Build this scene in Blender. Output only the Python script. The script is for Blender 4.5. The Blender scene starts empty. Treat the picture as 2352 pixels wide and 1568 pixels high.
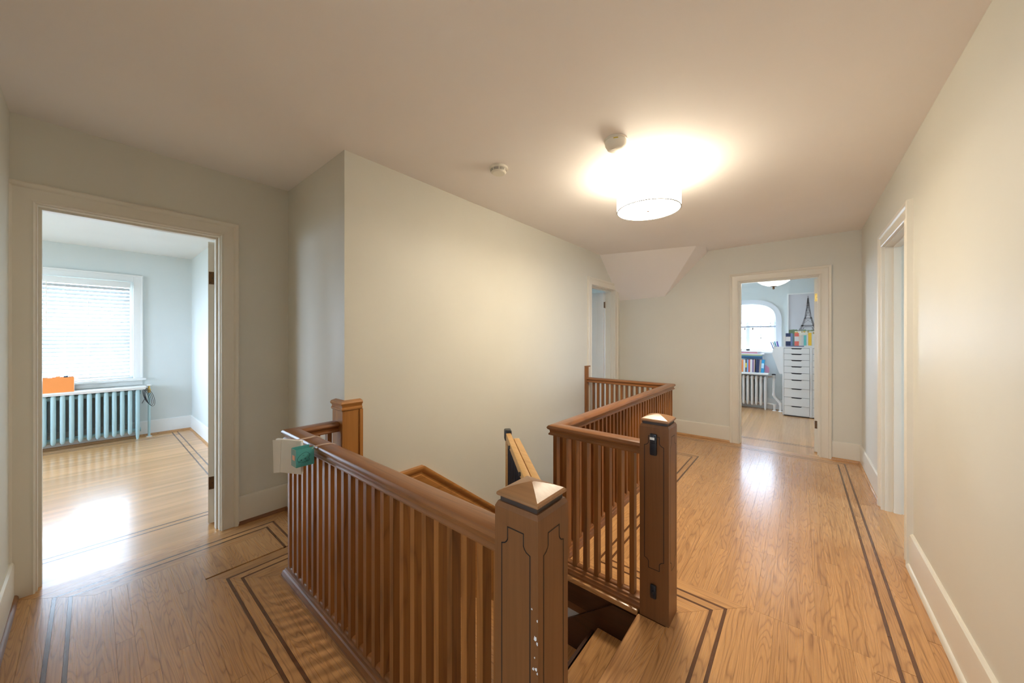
import bpy, bmesh, math, random
from mathutils import Vector, Matrix
random.seed(7)
scene = bpy.context.scene
COL = scene.collection

# ------------------------------------------------------------------ camera
F_PX, HORIZON, CAM_H, YAW = 800.5, 775.0, 1.35, math.radians(39.58)
cd = bpy.data.cameras.new('camera')
cd.sensor_width = 36.0; cd.sensor_fit = 'HORIZONTAL'
cd.lens = 36.0 * F_PX / 2352.0
cd.shift_y = (HORIZON - 784.0) / 2352.0
cd.clip_start = 0.02
cam = bpy.data.objects.new('camera', cd); COL.objects.link(cam)
cam.location = (0, 0, CAM_H); cam.rotation_euler = (math.pi/2, 0, YAW)
scene.camera = cam

# ------------------------------------------------------------------ daylight and exposure
DAY = 13.0                     # overcast daylight outside the windows
LAMP = 4.15                     # scale of the ceiling lamp
w = bpy.data.worlds.new('overcast_sky'); scene.world = w; w.use_nodes = True
bg = w.node_tree.nodes['Background']
bg.inputs[0].default_value = (0.66, 0.81, 1.0, 1); bg.inputs[1].default_value = DAY
scene.view_settings.view_transform = 'Standard'
scene.view_settings.look = 'None'
scene.view_settings.gamma = 1.0
scene.view_settings.use_curve_mapping = False
scene.view_settings.exposure = 0.65
scene.cycles.use_denoising = True
scene.cycles.max_bounces = 12
scene.cycles.diffuse_bounces = 8
scene.cycles.sample_clamp_indirect = 20.0

def portal(name, loc, rot, sx, sy):
    l = bpy.data.lights.new(name, 'AREA'); l.shape = 'RECTANGLE'; l.size = sx; l.size_y = sy
    l.cycles.is_portal = True
    o = bpy.data.objects.new(name, l); o.location = loc; o.rotation_euler = rot; COL.objects.link(o)
    return o
# portals only guide the sky's light through the window openings
portal('sky_portal', (-7.12, -0.05, 1.46), (0, -math.pi/2, 0), 1.3, 0.8)          # faces +x
portal('sky_portal', (-0.80, 8.45, 1.55), (-math.pi/2, 0, 0), 0.9, 0.95)           # faces -y
portal('sky_portal', (-7.12, -1.45, 1.46), (0, -math.pi/2, 0), 1.3, 1.0)
portal('sky_portal', (-2.12, 6.85, 1.5), (0, -math.pi/2, 0), 1.3, 2.0)
portal('sky_portal', (-5.2, -2.82, 1.45), (math.pi/2, 0, 0), 2.2, 1.3)           # faces +y
portal('sky_portal', (-0.2, -2.42, 1.5), (math.pi/2, 0, 0), 0.9, 1.1)
portal('sky_portal', (-4.55, 5.2, 1.5), (0, -math.pi/2, 0), 1.2, 1.0)
portal('sky_portal', (2.95, 3.3, 1.45), (0, math.pi/2, 0), 1.3, 1.0)

# ------------------------------------------------------------------ helpers
def V(*a): return Vector(a)

def tag(o, label=None, cat=None, group=None, kind=None):
    if label: o['label'] = label
    if cat: o['category'] = cat
    if group: o['group'] = group
    if kind: o['kind'] = kind
    return o

def empty(name, loc=(0,0,0), rz=0.0, label=None, cat=None, group=None, kind=None):
    o = bpy.data.objects.new(name, None); o.empty_display_size = 0.05
    o.location = loc; o.rotation_euler = (0,0,rz); COL.objects.link(o)
    return tag(o, label, cat, group, kind)

class MB:
    def __init__(s): s.bm = bmesh.new()
    def box(s, x0,x1,y0,y1,z0,z1, bev=0, seg=2):
        r = bmesh.ops.create_cube(s.bm, size=1.0, matrix=Matrix.Translation(((x0+x1)/2,(y0+y1)/2,(z0+z1)/2)) @ Matrix.Diagonal((abs(x1-x0),abs(y1-y0),abs(z1-z0),1)))
        if bev:
            es = list({e for v in r['verts'] for e in v.link_edges})
            bmesh.ops.bevel(s.bm, geom=es, offset=bev, segments=seg, affect='EDGES', profile=0.5)
        return s
    def obox(s, c, sx, sy, sz, rot):          # oriented box
        bmesh.ops.create_cube(s.bm, size=1.0, matrix=Matrix.Translation(c) @ rot.to_4x4() @ Matrix.Diagonal((sx,sy,sz,1)))
        return s
    def poly(s, pts, ext):                    # closed outline extruded by a vector
        a = [s.bm.verts.new(Vector(p)) for p in pts]; b = [s.bm.verts.new(Vector(p)+Vector(ext)) for p in pts]
        n = len(a)
        s.bm.faces.new(a); s.bm.faces.new(b[::-1])
        for i in range(n): s.bm.faces.new((a[i], b[i], b[(i+1)%n], a[(i+1)%n]))
        return s
    def sweep(s, path, up, prof, m0=None, m1=None):
        path = [Vector(p) for p in path]; up = Vector(up); rings = []
        n = len(path)
        for i, p in enumerate(path):
            d1 = (path[i]-path[i-1]).normalized() if i else None
            d2 = (path[i+1]-path[i]).normalized() if i < n-1 else None
            s1 = d1.cross(up).normalized() if d1 else None
            s2 = d2.cross(up).normalized() if d2 else None
            if s1 and s2: m = (s1+s2)/(1+s1.dot(s2))
            else: m = s1 or s2
            if i == 0 and m0 is not None: m = m + d2*m0
            if i == n-1 and m1 is not None: m = m + d1*m1
            rings.append([s.bm.verts.new(p + m*a + up*b) for a, b in prof])
        k = len(prof)
        for r0, r1 in zip(rings, rings[1:]):
            for j in range(k): s.bm.faces.new((r0[j], r0[(j+1)%k], r1[(j+1)%k], r1[j]))
        s.bm.faces.new(rings[0]); s.bm.faces.new(rings[-1][::-1])
        return s
    def tube(s, pts, r, n=8, cap=True):
        pts = [Vector(p) for p in pts]; rr = r if isinstance(r,(list,tuple)) else [r]*len(pts)
        rings = []; ref = None
        for i, p in enumerate(pts):
            d = (pts[min(i+1,len(pts)-1)] - pts[max(i-1,0)]).normalized()
            if ref is None:
                ref = Vector((0,0,1)) if abs(d.z) < 0.9 else Vector((1,0,0))
            u = d.cross(ref).normalized(); v = u.cross(d).normalized(); ref = v
            rings.append([s.bm.verts.new(p + (u*math.cos(2*math.pi*j/n)+v*math.sin(2*math.pi*j/n))*rr[i]) for j in range(n)])
        for a, b in zip(rings, rings[1:]):
            for j in range(n): s.bm.faces.new((a[j], a[(j+1)%n], b[(j+1)%n], b[j]))
        if cap: s.bm.faces.new(rings[0]); s.bm.faces.new(rings[-1][::-1])
        return s
    def lathe(s, c, prof, n=32, closed=False):
        c = Vector(c); rings = []
        for r, z in prof:
            if r < 1e-6: rings.append([s.bm.verts.new(c+Vector((0,0,z)))])
            else: rings.append([s.bm.verts.new(c+Vector((r*math.cos(2*math.pi*j/n), r*math.sin(2*math.pi*j/n), z))) for j in range(n)])
        seq = list(zip(rings, rings[1:]))
        if closed: seq.append((rings[-1], rings[0]))
        for a, b in seq:
            for j in range(n):
                k = (j+1)%n
                if len(a)==1 and len(b)==1: continue
                if len(a)==1: s.bm.faces.new((a[0], b[j], b[k]))
                elif len(b)==1: s.bm.faces.new((a[j], b[0], a[k]))
                else: s.bm.faces.new((a[j], b[j], b[k], a[k]))
        return s
    def mesh(s, name, mat, angle=35):
        bmesh.ops.recalc_face_normals(s.bm, faces=s.bm.faces[:])
        me = bpy.data.meshes.new(name); s.bm.to_mesh(me); s.bm.free()
        for p in me.polygons: p.use_smooth = True
        me.set_sharp_from_angle(angle=math.radians(angle))
        if mat: me.materials.append(mat)
        return me
    def build(s, name, mat, parent=None, angle=35):
        o = bpy.data.objects.new(name, s.mesh(name, mat, angle)); COL.objects.link(o)
        if parent: o.parent = parent
        return o

def inst(name, me, parent, loc=(0,0,0), scale=(1,1,1), rz=0.0):
    o = bpy.data.objects.new(name, me); COL.objects.link(o)
    o.location = loc; o.scale = scale; o.rotation_euler = (0,0,rz)
    if parent: o.parent = parent
    return o

# ------------------------------------------------------------------ materials
MATS = {}
def nodes(name):
    m = bpy.data.materials.new(name); m.use_nodes = True
    nt = m.node_tree; b = nt.nodes['Principled BSDF']
    MATS[name] = m
    return m, nt, b
def N(nt, t, **kw):
    n = nt.nodes.new(t)
    for k, v in kw.items():
        if k in n.inputs: n.inputs[k].default_value = v
        else: setattr(n, k, v)
    return n
def paint(name, col, rough=0.5, var=0.03, bump=0.0, spec=0.5, metal=0.0):
    m, nt, b = nodes(name)
    g = N(nt, 'ShaderNodeNewGeometry')
    no = N(nt, 'ShaderNodeTexNoise'); no.inputs['Scale'].default_value = 2.3; no.inputs['Detail'].default_value = 4
    nt.links.new(g.outputs['Position'], no.inputs['Vector'])
    r = N(nt, 'ShaderNodeValToRGB')
    r.color_ramp.elements[0].position = 0.3; r.color_ramp.elements[1].position = 0.7
    r.color_ramp.elements[0].color = tuple(c*(1-var) for c in col)+(1,)
    r.color_ramp.elements[1].color = tuple(min(1,c*(1+var)) for c in col)+(1,)
    nt.links.new(no.outputs[0], r.inputs[0]); nt.links.new(r.outputs[0], b.inputs['Base Color'])
    b.inputs['Roughness'].default_value = rough
    b.inputs['Specular IOR Level'].default_value = spec
    b.inputs['Metallic'].default_value = metal
    if bump:
        n2 = N(nt, 'ShaderNodeTexNoise'); n2.inputs['Scale'].default_value = 60; n2.inputs['Detail'].default_value = 3
        nt.links.new(g.outputs['Position'], n2.inputs['Vector'])
        bp = N(nt, 'ShaderNodeBump'); bp.inputs['Strength'].default_value = bump; bp.inputs['Distance'].default_value = 0.002
        nt.links.new(n2.outputs[0], bp.inputs['Height']); nt.links.new(bp.outputs[0], b.inputs['Normal'])
    return m
def plain(name, col, rough=0.5, metal=0.0):
    return paint(name, col, rough, 0.04, metal=metal)
def emit(name, col, strength):
    m, nt, b = nodes(name)
    b.inputs['Base Color'].default_value = (0.8,0.8,0.78,1)
    b.inputs['Emission Color'].default_value = col+(1,); b.inputs['Emission Strength'].default_value = strength
    b.inputs['Roughness'].default_value = 0.6
    return m
def wood(name, light, dark, axis, rough=0.3, across=28, along=1.6, ring=7.0, coat=0.0, tone=0.25, ringdark=0.35, bump=0.12, pore=0.25):
    """procedural wood with grain along a world axis; every object gets its own offset and tone"""
    m, nt, b = nodes(name); L = nt.links.new
    g = N(nt, 'ShaderNodeNewGeometry'); oi = N(nt, 'ShaderNodeObjectInfo')
    off = N(nt, 'ShaderNodeVectorMath', operation='SCALE'); off.inputs[0].default_value = (17.3, 9.1, 23.7)
    L(oi.outputs['Random'], off.inputs['Scale'])
    add = N(nt, 'ShaderNodeVectorMath', operation='ADD'); L(g.outputs['Position'], add.inputs[0]); L(off.outputs[0], add.inputs[1])
    sc = [across]*3; sc[axis] = along
    fine = N(nt, 'ShaderNodeVectorMath', operation='MULTIPLY'); fine.inputs[1].default_value = tuple(v*5.5 if i != axis else v*1.6 for i, v in enumerate(sc)); L(add.outputs[0], fine.inputs[0])
    big = N(nt, 'ShaderNodeVectorMath', operation='MULTIPLY'); big.inputs[1].default_value = tuple(v*0.32 if i != axis else v*0.55 for i, v in enumerate(sc)); L(add.outputs[0], big.inputs[0])
    nf = N(nt, 'ShaderNodeTexNoise'); nf.inputs['Scale'].default_value = 1.0; nf.inputs['Detail'].default_value = 4; nf.inputs['Roughness'].default_value = 0.65; L(fine.outputs[0], nf.inputs['Vector'])
    nb = N(nt, 'ShaderNodeTexNoise'); nb.inputs['Scale'].default_value = 1.0; nb.inputs['Detail'].default_value = 2; nb.inputs['Distortion'].default_value = 0.3; L(big.outputs[0], nb.inputs['Vector'])
    mul = N(nt, 'ShaderNodeMath', operation='MULTIPLY'); mul.inputs[1].default_value = ring; L(nb.outputs[0], mul.inputs[0])
    fr = N(nt, 'ShaderNodeMath', operation='PINGPONG'); fr.inputs[1].default_value = 0.5; L(mul.outputs[0], fr.inputs[0])
    rr = N(nt, 'ShaderNodeMapRange'); rr.inputs['From Min'].default_value = 0.0; rr.inputs['From Max'].default_value = 0.32; rr.inputs['To Min'].default_value = 1.0; rr.inputs['To Max'].default_value = 0.0; L(fr.outputs[0], rr.inputs['Value'])
    pw = N(nt, 'ShaderNodeMath', operation='POWER'); pw.inputs[1].default_value = 2.2; L(rr.outputs[0], pw.inputs[0])
    pf = N(nt, 'ShaderNodeMapRange'); pf.inputs['From Min'].default_value = 0.42; pf.inputs['From Max'].default_value = 0.68; L(nf.outputs[0], pf.inputs['Value'])
    s1 = N(nt, 'ShaderNodeMath', operation='MULTIPLY'); s1.inputs[1].default_value = ringdark; L(pw.outputs[0], s1.inputs[0])
    s2 = N(nt, 'ShaderNodeMath', operation='MULTIPLY_ADD'); s2.inputs[1].default_value = pore; L(pf.outputs[0], s2.inputs[0]); L(s1.outputs[0], s2.inputs[2])
    s3 = N(nt, 'ShaderNodeMath', operation='MULTIPLY_ADD'); s3.inputs[1].default_value = tone; L(oi.outputs['Random'], s3.inputs[0]); L(s2.outputs[0], s3.inputs[2])
    mix = N(nt, 'ShaderNodeMix', data_type='RGBA'); mix.clamp_factor = True
    mix.inputs[6].default_value = light+(1,); mix.inputs[7].default_value = dark+(1,)
    L(s3.outputs[0], mix.inputs[0]); L(mix.outputs[2], b.inputs['Base Color'])
    ro = N(nt, 'ShaderNodeMapRange'); ro.inputs['To Min'].default_value = rough*0.85; ro.inputs['To Max'].default_value = rough*1.25; L(nf.outputs[0], ro.inputs['Value']); L(ro.outputs[0], b.inputs['Roughness'])
    bp = N(nt, 'ShaderNodeBump'); bp.inputs['Strength'].default_value = bump; bp.inputs['Distance'].default_value = 0.001; bp.invert = True
    L(s2.outputs[0], bp.inputs['Height']); L(bp.outputs[0], b.inputs['Normal'])
    b.inputs['Coat Weight'].default_value = coat; b.inputs['Coat Roughness'].default_value = rough*0.6
    return m

HALL  = paint('hall_wall_paint', (0.70,0.685,0.615), 0.5, 0.015, 0.06)
ROOM  = paint('daylit_wall_paint', (0.66,0.70,0.69), 0.5, 0.015, 0.05)  # hall paint again, with cool window daylight mixed into its colour
CEIL  = paint('ceiling_paint', (0.90,0.86,0.84), 0.7, 0.01, 0.03)
TRIM  = paint('cream_trim_paint', (0.76,0.72,0.63), 0.3, 0.015)
WHITE = paint('white_paint', (0.80,0.80,0.78), 0.35, 0.015)
PLASTER = paint('stair_plaster_paint', (0.60,0.58,0.52), 0.6, 0.02)
OAK_L, OAK_D = (0.64,0.345,0.140), (0.25,0.105,0.034)
OAKX = wood('oak_floor_along_x', OAK_L, OAK_D, 0, rough=0.27, coat=0.3, tone=0.22, ring=24.0, ringdark=0.46, pore=0.36)
OAKY = wood('oak_floor_along_y', OAK_L, OAK_D, 1, rough=0.27, coat=0.3, tone=0.22, ring=24.0, ringdark=0.46, pore=0.36)
INLX = wood('walnut_inlay_along_x', (0.15,0.062,0.026), (0.07,0.028,0.012), 0, rough=0.25, coat=0.35)
INLY = wood('walnut_inlay_along_y', (0.15,0.062,0.026), (0.07,0.028,0.012), 1, rough=0.25, coat=0.35)
MAH_L, MAH_D = (0.29,0.112,0.034), (0.095,0.032,0.009)
MAHX = wood('stained_wood_along_x', MAH_L, MAH_D, 0, rough=0.30, coat=0.15, across=22)
MAHY = wood('stained_wood_along_y', MAH_L, MAH_D, 1, rough=0.30, coat=0.15, across=22)
MAHZ = wood('stained_wood_upright', (0.34,0.128,0.030), (0.10,0.031,0.007), 2, rough=0.30, coat=0.15, across=22, tone=0.45)
POST = wood('newel_wood', (0.205,0.082,0.026), (0.115,0.041,0.011), 2, rough=0.36, across=18, ring=3.0, tone=0.1)
CAPW = wood('newel_cap_wood', (0.36,0.175,0.07), (0.18,0.08,0.028), 0, rough=0.33, across=18, tone=0.1)
STAIRW = wood('dark_stair_wood', (0.075,0.028,0.012), (0.035,0.012,0.006), 0, rough=0.4, across=20)
WAINS = wood('wainscot_wood', (0.52,0.235,0.065), (0.26,0.10,0.026), 1, rough=0.3, across=20)
WAINZ = wood('wainscot_wood_upright', (0.52,0.235,0.065), (0.26,0.10,0.026), 2, rough=0.3, across=20)
PINE = wood('gate_pine', (0.66,0.38,0.13), (0.48,0.24,0.07), 0, rough=0.4, across=20, tone=0.15)
GROOVE = plain('groove_black', (0.012,0.008,0.006), 0.6)
BLACK = plain('black_plastic', (0.012,0.014,0.018), 0.4)
NECKM = plain('dark_neck', (0.05,0.032,0.024), 0.5)  # neck darker than the post and cap
PLWHITE = plain('detector_plastic', (0.84,0.80,0.70), 0.4)
BRONZE = paint('bronze_hinge', (0.16,0.09,0.045), 0.4, 0.2, metal=0.8)
BRASS = paint('brass_hinge', (0.75,0.50,0.14), 0.3, 0.1, metal=0.7)
SEAM = plain('floor_seam', (0.20,0.085,0.03), 0.6)

# ------------------------------------------------------------------ room numbers
CE = 2.51
XL, XR, YF, YN, YA, XB = -3.13, 0.51, 5.27, -0.265, 1.0, -2.17
RW = 0.07                     # half of a partition
HEAD = 2.055

# ------------------------------------------------------------------ floor
def floor_slab():
    m = MB()
    for r in ((XL,XR,YN,0.76),(-0.9,XR,-2.2,YN),(XL,XB,0.76,YA),(-0.60,XR,0.76,YF),(-1.16,-0.60,1.75,YF),(XB,-1.16,4.13,YF)):
        m.box(r[0],r[1],r[2],r[3],-0.20,-0.012)
    return m.build('floor', SEAM)
floor = tag(floor_slab(), 'strip oak hall floor with dark inlaid border lines around the stairwell', 'floor', kind='structure')
_u = MB(); _u.box(-.5,.5,-.5,.5,-1,0)
UX = _u.mesh('plank', OAKX)
_u = MB(); _u.box(-.5,.5,-.5,.5,-1,0)
UY = _u.mesh('plank', OAKY)
GAP = 0.0005
def planks(x0,x1,y0,y1,axis,wd=0.057,ln=1.25,tile=None):
    a0,a1,c0,c1 = (x0,x1,y0,y1) if axis == 0 else (y0,y1,x0,x1)
    n = max(1, round((c1-c0)/wd)); wdt = (c1-c0)/n
    for i in range(n):
        p = a0; first = True
        while p < a1-1e-4:
            l = ln*random.uniform(0.6,1.3)*(random.uniform(0.35,1) if first else 1); first = False
            q = min(a1, p+l)
            if a1-q < 0.3: q = a1
            ca, cc = (p+q)/2, c0+wdt*(i+.5)
            sa, sc_ = q-p-GAP, wdt-GAP
            dz = random.uniform(-0.0003,0)
            if axis == 0: inst('plank', UX, floor, (ca,cc,dz), (sa,sc_,0.012))
            else: inst('plank', UY, floor, (cc,ca,dz), (sc_,sa,0.012))
            p = q
def border(path, sign, bands, ln=1.4, mitre=True):
    """boards and inlay strips that follow a rectilinear path at given offsets, mitred at its corners"""
    P = [Vector((x,y,0)) for x,y in path]; n = len(P)
    side = []
    for i in range(n):
        ds = []
        if i: ds.append((P[i]-P[i-1]).normalized())
        if i < n-1: ds.append((P[i+1]-P[i]).normalized())
        ss = [Vector((-d.y,d.x,0))*sign for d in ds]
        side.append(ss[0] if len(ss)==1 else ss[0]+ss[1])
    for d0,d1,kind in bands:
        for i in range(n-1):
            a0,a1 = P[i]+side[i]*d0, P[i]+side[i]*d1
            b0,b1 = P[i+1]+side[i+1]*d0, P[i+1]+side[i+1]*d1
            ax = 0 if abs((P[i+1]-P[i]).x) > abs((P[i+1]-P[i]).y) else 1
            L = (b0-a0).length; k = max(1, round(L/ln))
            t = [0]+[(j+random.uniform(-.25,.25))/k for j in range(1,k)]+[1]
            for u,v in zip(t,t[1:]):
                q = [a0.lerp(b0,u), a0.lerp(b0,v), a1.lerp(b1,v), a1.lerp(b1,u)]
                # square butt joints inside the run
                e = (P[i+1]-P[i]).normalized()
                if 0 < u:  q[3] = q[0] + (q[3]-q[0]) - e*((q[3]-q[0]).dot(e))
                if v < 1:  q[2] = q[1] + (q[2]-q[1]) - e*((q[2]-q[1]).dot(e))
                c = sum(q, Vector())/4
                q = [c+(p-c)*0.9985 for p in q]
                if kind == 'b': mt = OAKX if ax == 0 else OAKY
                else: mt = INLX if ax == 0 else INLY
                m = MB(); m.poly([p+Vector((0,0,-0.012)) for p in q], (0,0,0.012 if kind=='b' else 0.0121))
                m.build('plank' if kind=='b' else 'inlay_strip', mt, floor)
BANDS = [(0.0,0.072,'b'),(0.0725,0.138,'b'),(0.1385,0.1515,'i'),(0.152,0.192,'b'),(0.1925,0.2055,'i'),(0.206,0.28,'b')]
stairpath = [(-2.272,YA),(-2.272,0.689),(-0.485,0.69),(-0.485,1.815),(-1.09,1.815),(-1.09,4.20),(XB,4.20)]
border(stairpath, -1, BANDS)
border([(-0.6,YN),(XL,YN),(XL,YA),(-2.565,YA)], 1 if False else -1, BANDS)
border([(XR,-2.2),(XR,YF),(XB,YF)], 1, BANDS)
planks(-2.85,-0.205,0.015,0.41,0)
planks(-2.85,-2.565,0.41,0.72,0)
planks(-0.205,0.23,-2.2,2.095,1)
planks(-0.81,0.23,2.095,4.99,1)
planks(XB,-0.81,4.48,4.99,1)
planks(-0.60,-0.205,YN,0.015,0); planks(-0.9,-0.205,-2.2,YN,1)
# nosing board at the head of the stairs and the strips the rails stand on
m = MB(); m.poly([(-0.615,0.80,-0.03),(-0.615,0.80,-0.006),(-0.609,0.80,0),(-0.4855,0.80,0),(-0.4855,0.80,-0.03)], (0,0.908,0)); m.build('plank', OAKY, floor)
planks(-2.272,-0.485,0.689,0.77,0,wd=0.081); planks(-2.272,-2.17,0.77,YA,1,wd=0.102)
planks(-1.16,-1.09,1.75,4.2,1,wd=0.07); planks(-1.09,-0.485,1.75,1.815,0,wd=0.065); planks(XB,-1.16,4.13,4.2,0,wd=0.07)

# floors of the side rooms (boards too fine to tell apart there)
def roomfloor(name, x0,x1,y0,y1,mat,label):
    m = MB(); m.box(x0,x1,y0,y1,-0.2,0.0)
    return tag(m.build(name, mat), label, 'floor', kind='structure')
def stripwood(name, axis):
    m = wood(name, OAK_L, OAK_D, axis, rough=0.23, coat=0.35, tone=0.0, ringdark=0.08, pore=0.3)
    nt = m.node_tree; g = [n for n in nt.nodes if n.type=='NEW_GEOMETRY'][0]
    mix = [n for n in nt.nodes if n.type=='MIX'][0]; b = nt.nodes['Principled BSDF']
    sep = N(nt,'ShaderNodeSeparateXYZ'); nt.links.new(g.outputs['Position'], sep.inputs[0])
    d = N(nt,'ShaderNodeMath',operation='DIVIDE'); d.inputs[1].default_value = 0.057; nt.links.new(sep.outputs[1-axis], d.inputs[0])
    fl = N(nt,'ShaderNodeMath',operation='FLOOR'); nt.links.new(d.outputs[0], fl.inputs[0])
    wn = N(nt,'ShaderNodeTexWhiteNoise'); wn.noise_dimensions='1D'; nt.links.new(fl.outputs[0], wn.inputs['W'])
    hs = N(nt,'ShaderNodeHueSaturation'); mr = N(nt,'ShaderNodeMapRange'); mr.inputs['To Min'].default_value=0.8; mr.inputs['To Max'].default_value=1.1
    nt.links.new(wn.outputs['Value'], mr.inputs['Value']); nt.links.new(mr.outputs[0], hs.inputs['Value'])
    nt.links.new(mix.outputs[2], hs.inputs['Color']); nt.links.new(hs.outputs[0], b.inputs['Base Color'])
    return m
STY = stripwood('strip_oak_along_y', 1)
lf = roomfloor('floor', -6.97,-3.13,-2.6,0.96, STY, 'oak floor of the blue room beyond the doorway with radiator')
ff = roomfloor('floor', -1.9,1.7,YF,8.23, STY, 'oak floor of the study with the white drawer unit')
roomfloor('floor', -4.4,XB,3.6,6.6, STY, 'oak floor of the room behind the stairwell wall door')
roomfloor('floor', XR,2.8,2.3,4.6, STY, 'oak floor of the room through the side doorway')
m = MB()
for yy in (0.735,0.79): lf_s = MB().box(-6.9,-3.3,yy,yy+0.012,-0.001,0.0006).build('inlay_strip', INLX, lf)
for xx in (-6.74,-6.68): MB().box(xx,xx+0.012,-2.4,0.80,-0.001,0.0006).build('inlay_strip', INLY, lf)
for xx in (-3.55,-3.49): MB().box(xx,xx+0.012,-2.4,0.80,-0.001,0.0006).build('inlay_strip', INLY, lf)
for yy in (5.62,5.67): MB().box(-1.7,1.5,yy,yy+0.012,-0.001,0.0006).build('inlay_strip', INLX, ff)

# ground outside the windows, one storey down
slab_ = MB(); slab_.box(-40,40,-40,45,-3.6,-3.4)
tag(slab_.build('ground', paint('garden_ground',(0.20,0.21,0.15),0.9,0.3)), 'garden ground outside the windows, one storey below', 'ground', kind='structure')

# ------------------------------------------------------------------ ceilings
def slab(name, x0,x1,y0,y1,z0,z1,mat,label,cat,kind='structure'):
    return tag(MB().box(x0,x1,y0,y1,z0,z1).build(name, mat), label, cat, kind=kind)
m = MB(); m.box(XL-RW,XR+RW,-2.27,YF+RW,CE,CE+0.1)
# boxed slope of the roof that cuts down over the far corner
P1,P2,P3,P4 = V(XB,4.56,CE), V(-1.01,4.88,CE), V(-1.50,YF,1.945), V(XB,YF,1.925)
P5 = V(-0.96,YF,CE-0.015); P6 = V(-0.93,5.02,CE)
bm = m.bm
vs = [bm.verts.new(p) for p in (P1,P2,P3,P4,P5,P6)]
bm.faces.new((vs[0],vs[1],vs[2],vs[3])); bm.faces.new((vs[1],vs[5],vs[4],vs[2]))
ceiling = tag(m.build('ceiling', CEIL, angle=5), 'hall ceiling with a sloped boxed corner over the far wall', 'ceiling', kind='structure')
slab('ceiling',-7.0,XL-RW,-2.6,0.96,CE,CE+0.1,WHITE,'white ceiling of the blue room with the radiator','ceiling')
slab('ceiling',-1.9,1.7,YF+RW,8.3,CE,CE+0.1,WHITE,'white ceiling of the study with the bowl lamp','ceiling')
slab('ceiling',-4.4,XB-RW,3.6,6.6,CE,CE+0.1,WHITE,'white ceiling of the room behind the stairwell wall door','ceiling')
slab('ceiling',XR+RW,2.8,2.3,4.6,CE,CE+0.1,WHITE,'white ceiling of the room through the side doorway','ceiling')

# ------------------------------------------------------------------ walls
def wall_x(name, x0,x1, y0,y1, z0, z1, mat, label, openings=()):
    """wall whose faces look along x; openings (ya, yb, za, zb)"""
    m = MB(); y = y0
    for a,b,za,zb in sorted(openings):
        if a > y: m.box(x0,x1,y,a,z0,z1)
        if za > z0: m.box(x0,x1,a,b,z0,za)
        m.box(x0,x1,a,b,zb,z1); y = b
    if y1 > y: m.box(x0,x1,y,y1,z0,z1)
    return tag(m.build(name, mat), label, 'wall', kind='structure')
def wall_y(name, y0,y1, x0,x1, z0, z1, mat, label, openings=()):
    m = MB(); x = x0
    for a,b,za,zb in sorted(openings):
        if a > x: m.box(x,a,y0,y1,z0,z1)
        if za > z0: m.box(a,b,y0,y1,z0,za)
        m.box(a,b,y0,y1,zb,z1); x = b
    if x1 > x: m.box(x,x1,y0,y1,z0,z1)
    return tag(m.build(name, mat), label, 'wall', kind='structure')
JT = 0.02                                    # jamb boards
D1 = (-0.18,0.575); D2 = (-0.595,0.165); D3 = (4.29,5.04); D4 = (3.17,3.95)
def op(d): return (d[0]-JT, d[1]+JT, 0, HEAD+JT)
wall_x('wall_left', XL-RW,XL, YN-0.1,YA, 0,CE, HALL, 'hall wall with the doorway into the blue room', [op(D1)])
wall_y('wall_alcove', YA,YA+0.1, XL-RW,XB, -0.2,CE, HALL, 'short shaded hall wall beside the stairwell corner')
wall_x('wall_stairwell', XB-RW,XB, YA+0.1-0.1,YF+RW, -2.9,CE, HALL, 'tall cream wall rising out of the stairwell', [(D3[0]-JT,D3[1]+JT,0,HEAD+JT)])
wall_y('wall_far', YF,YF+RW, XB,XR+RW, 0,CE, HALL, 'far hall wall with the doorway into the study', [op(D2)])
wall_x('wall_right', XR,XR+RW, -2.2,YF, 0,CE, HALL, 'long hall wall with the narrow side doorway', [op(D4)])
wall_y('wall_near', YN-0.1,YN, XL,-0.9, 0,CE, HALL, 'hall wall meeting the blue room door casing')
wall_x('wall_passage', -1.0,-0.9, -2.2,YN-0.1, 0,CE, HALL, 'wall of the passage beside the hall')
wall_y('wall_back', -2.3,-2.2, -1.0,XR+RW, 0,CE, HALL, 'wall closing the hall passage', [(-0.65,0.25,0.95,2.05)])
# blue room, named for its daylight tint
wall_x('wall_blue_room_door', XL-2*RW,XL-RW, -2.6,0.96, 0,CE, ROOM, 'daylight-tinted inner wall around the blue room doorway', [op(D1)])
W1 = (-0.44,0.37,0.80,2.10)
wall_x('wall_blue_room_window', -7.10,-6.97, -2.7,1.1, 0,CE+0.1, ROOM, 'daylight-tinted wall holding the window with blinds', [W1,(-1.95,-0.95,0.80,2.10)])
wall_y('wall_blue_room_side', 0.96,YA, -7.0,XL-RW, 0,CE, ROOM, 'daylight-tinted side wall of the room with the radiator')
wall_y('wall_blue_room_end', -2.7,-2.6, -7.0,XL-RW, 0,CE, ROOM, 'daylight-tinted end wall of the room with the radiator', [(-6.3,-4.1,0.8,2.1)])
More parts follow.
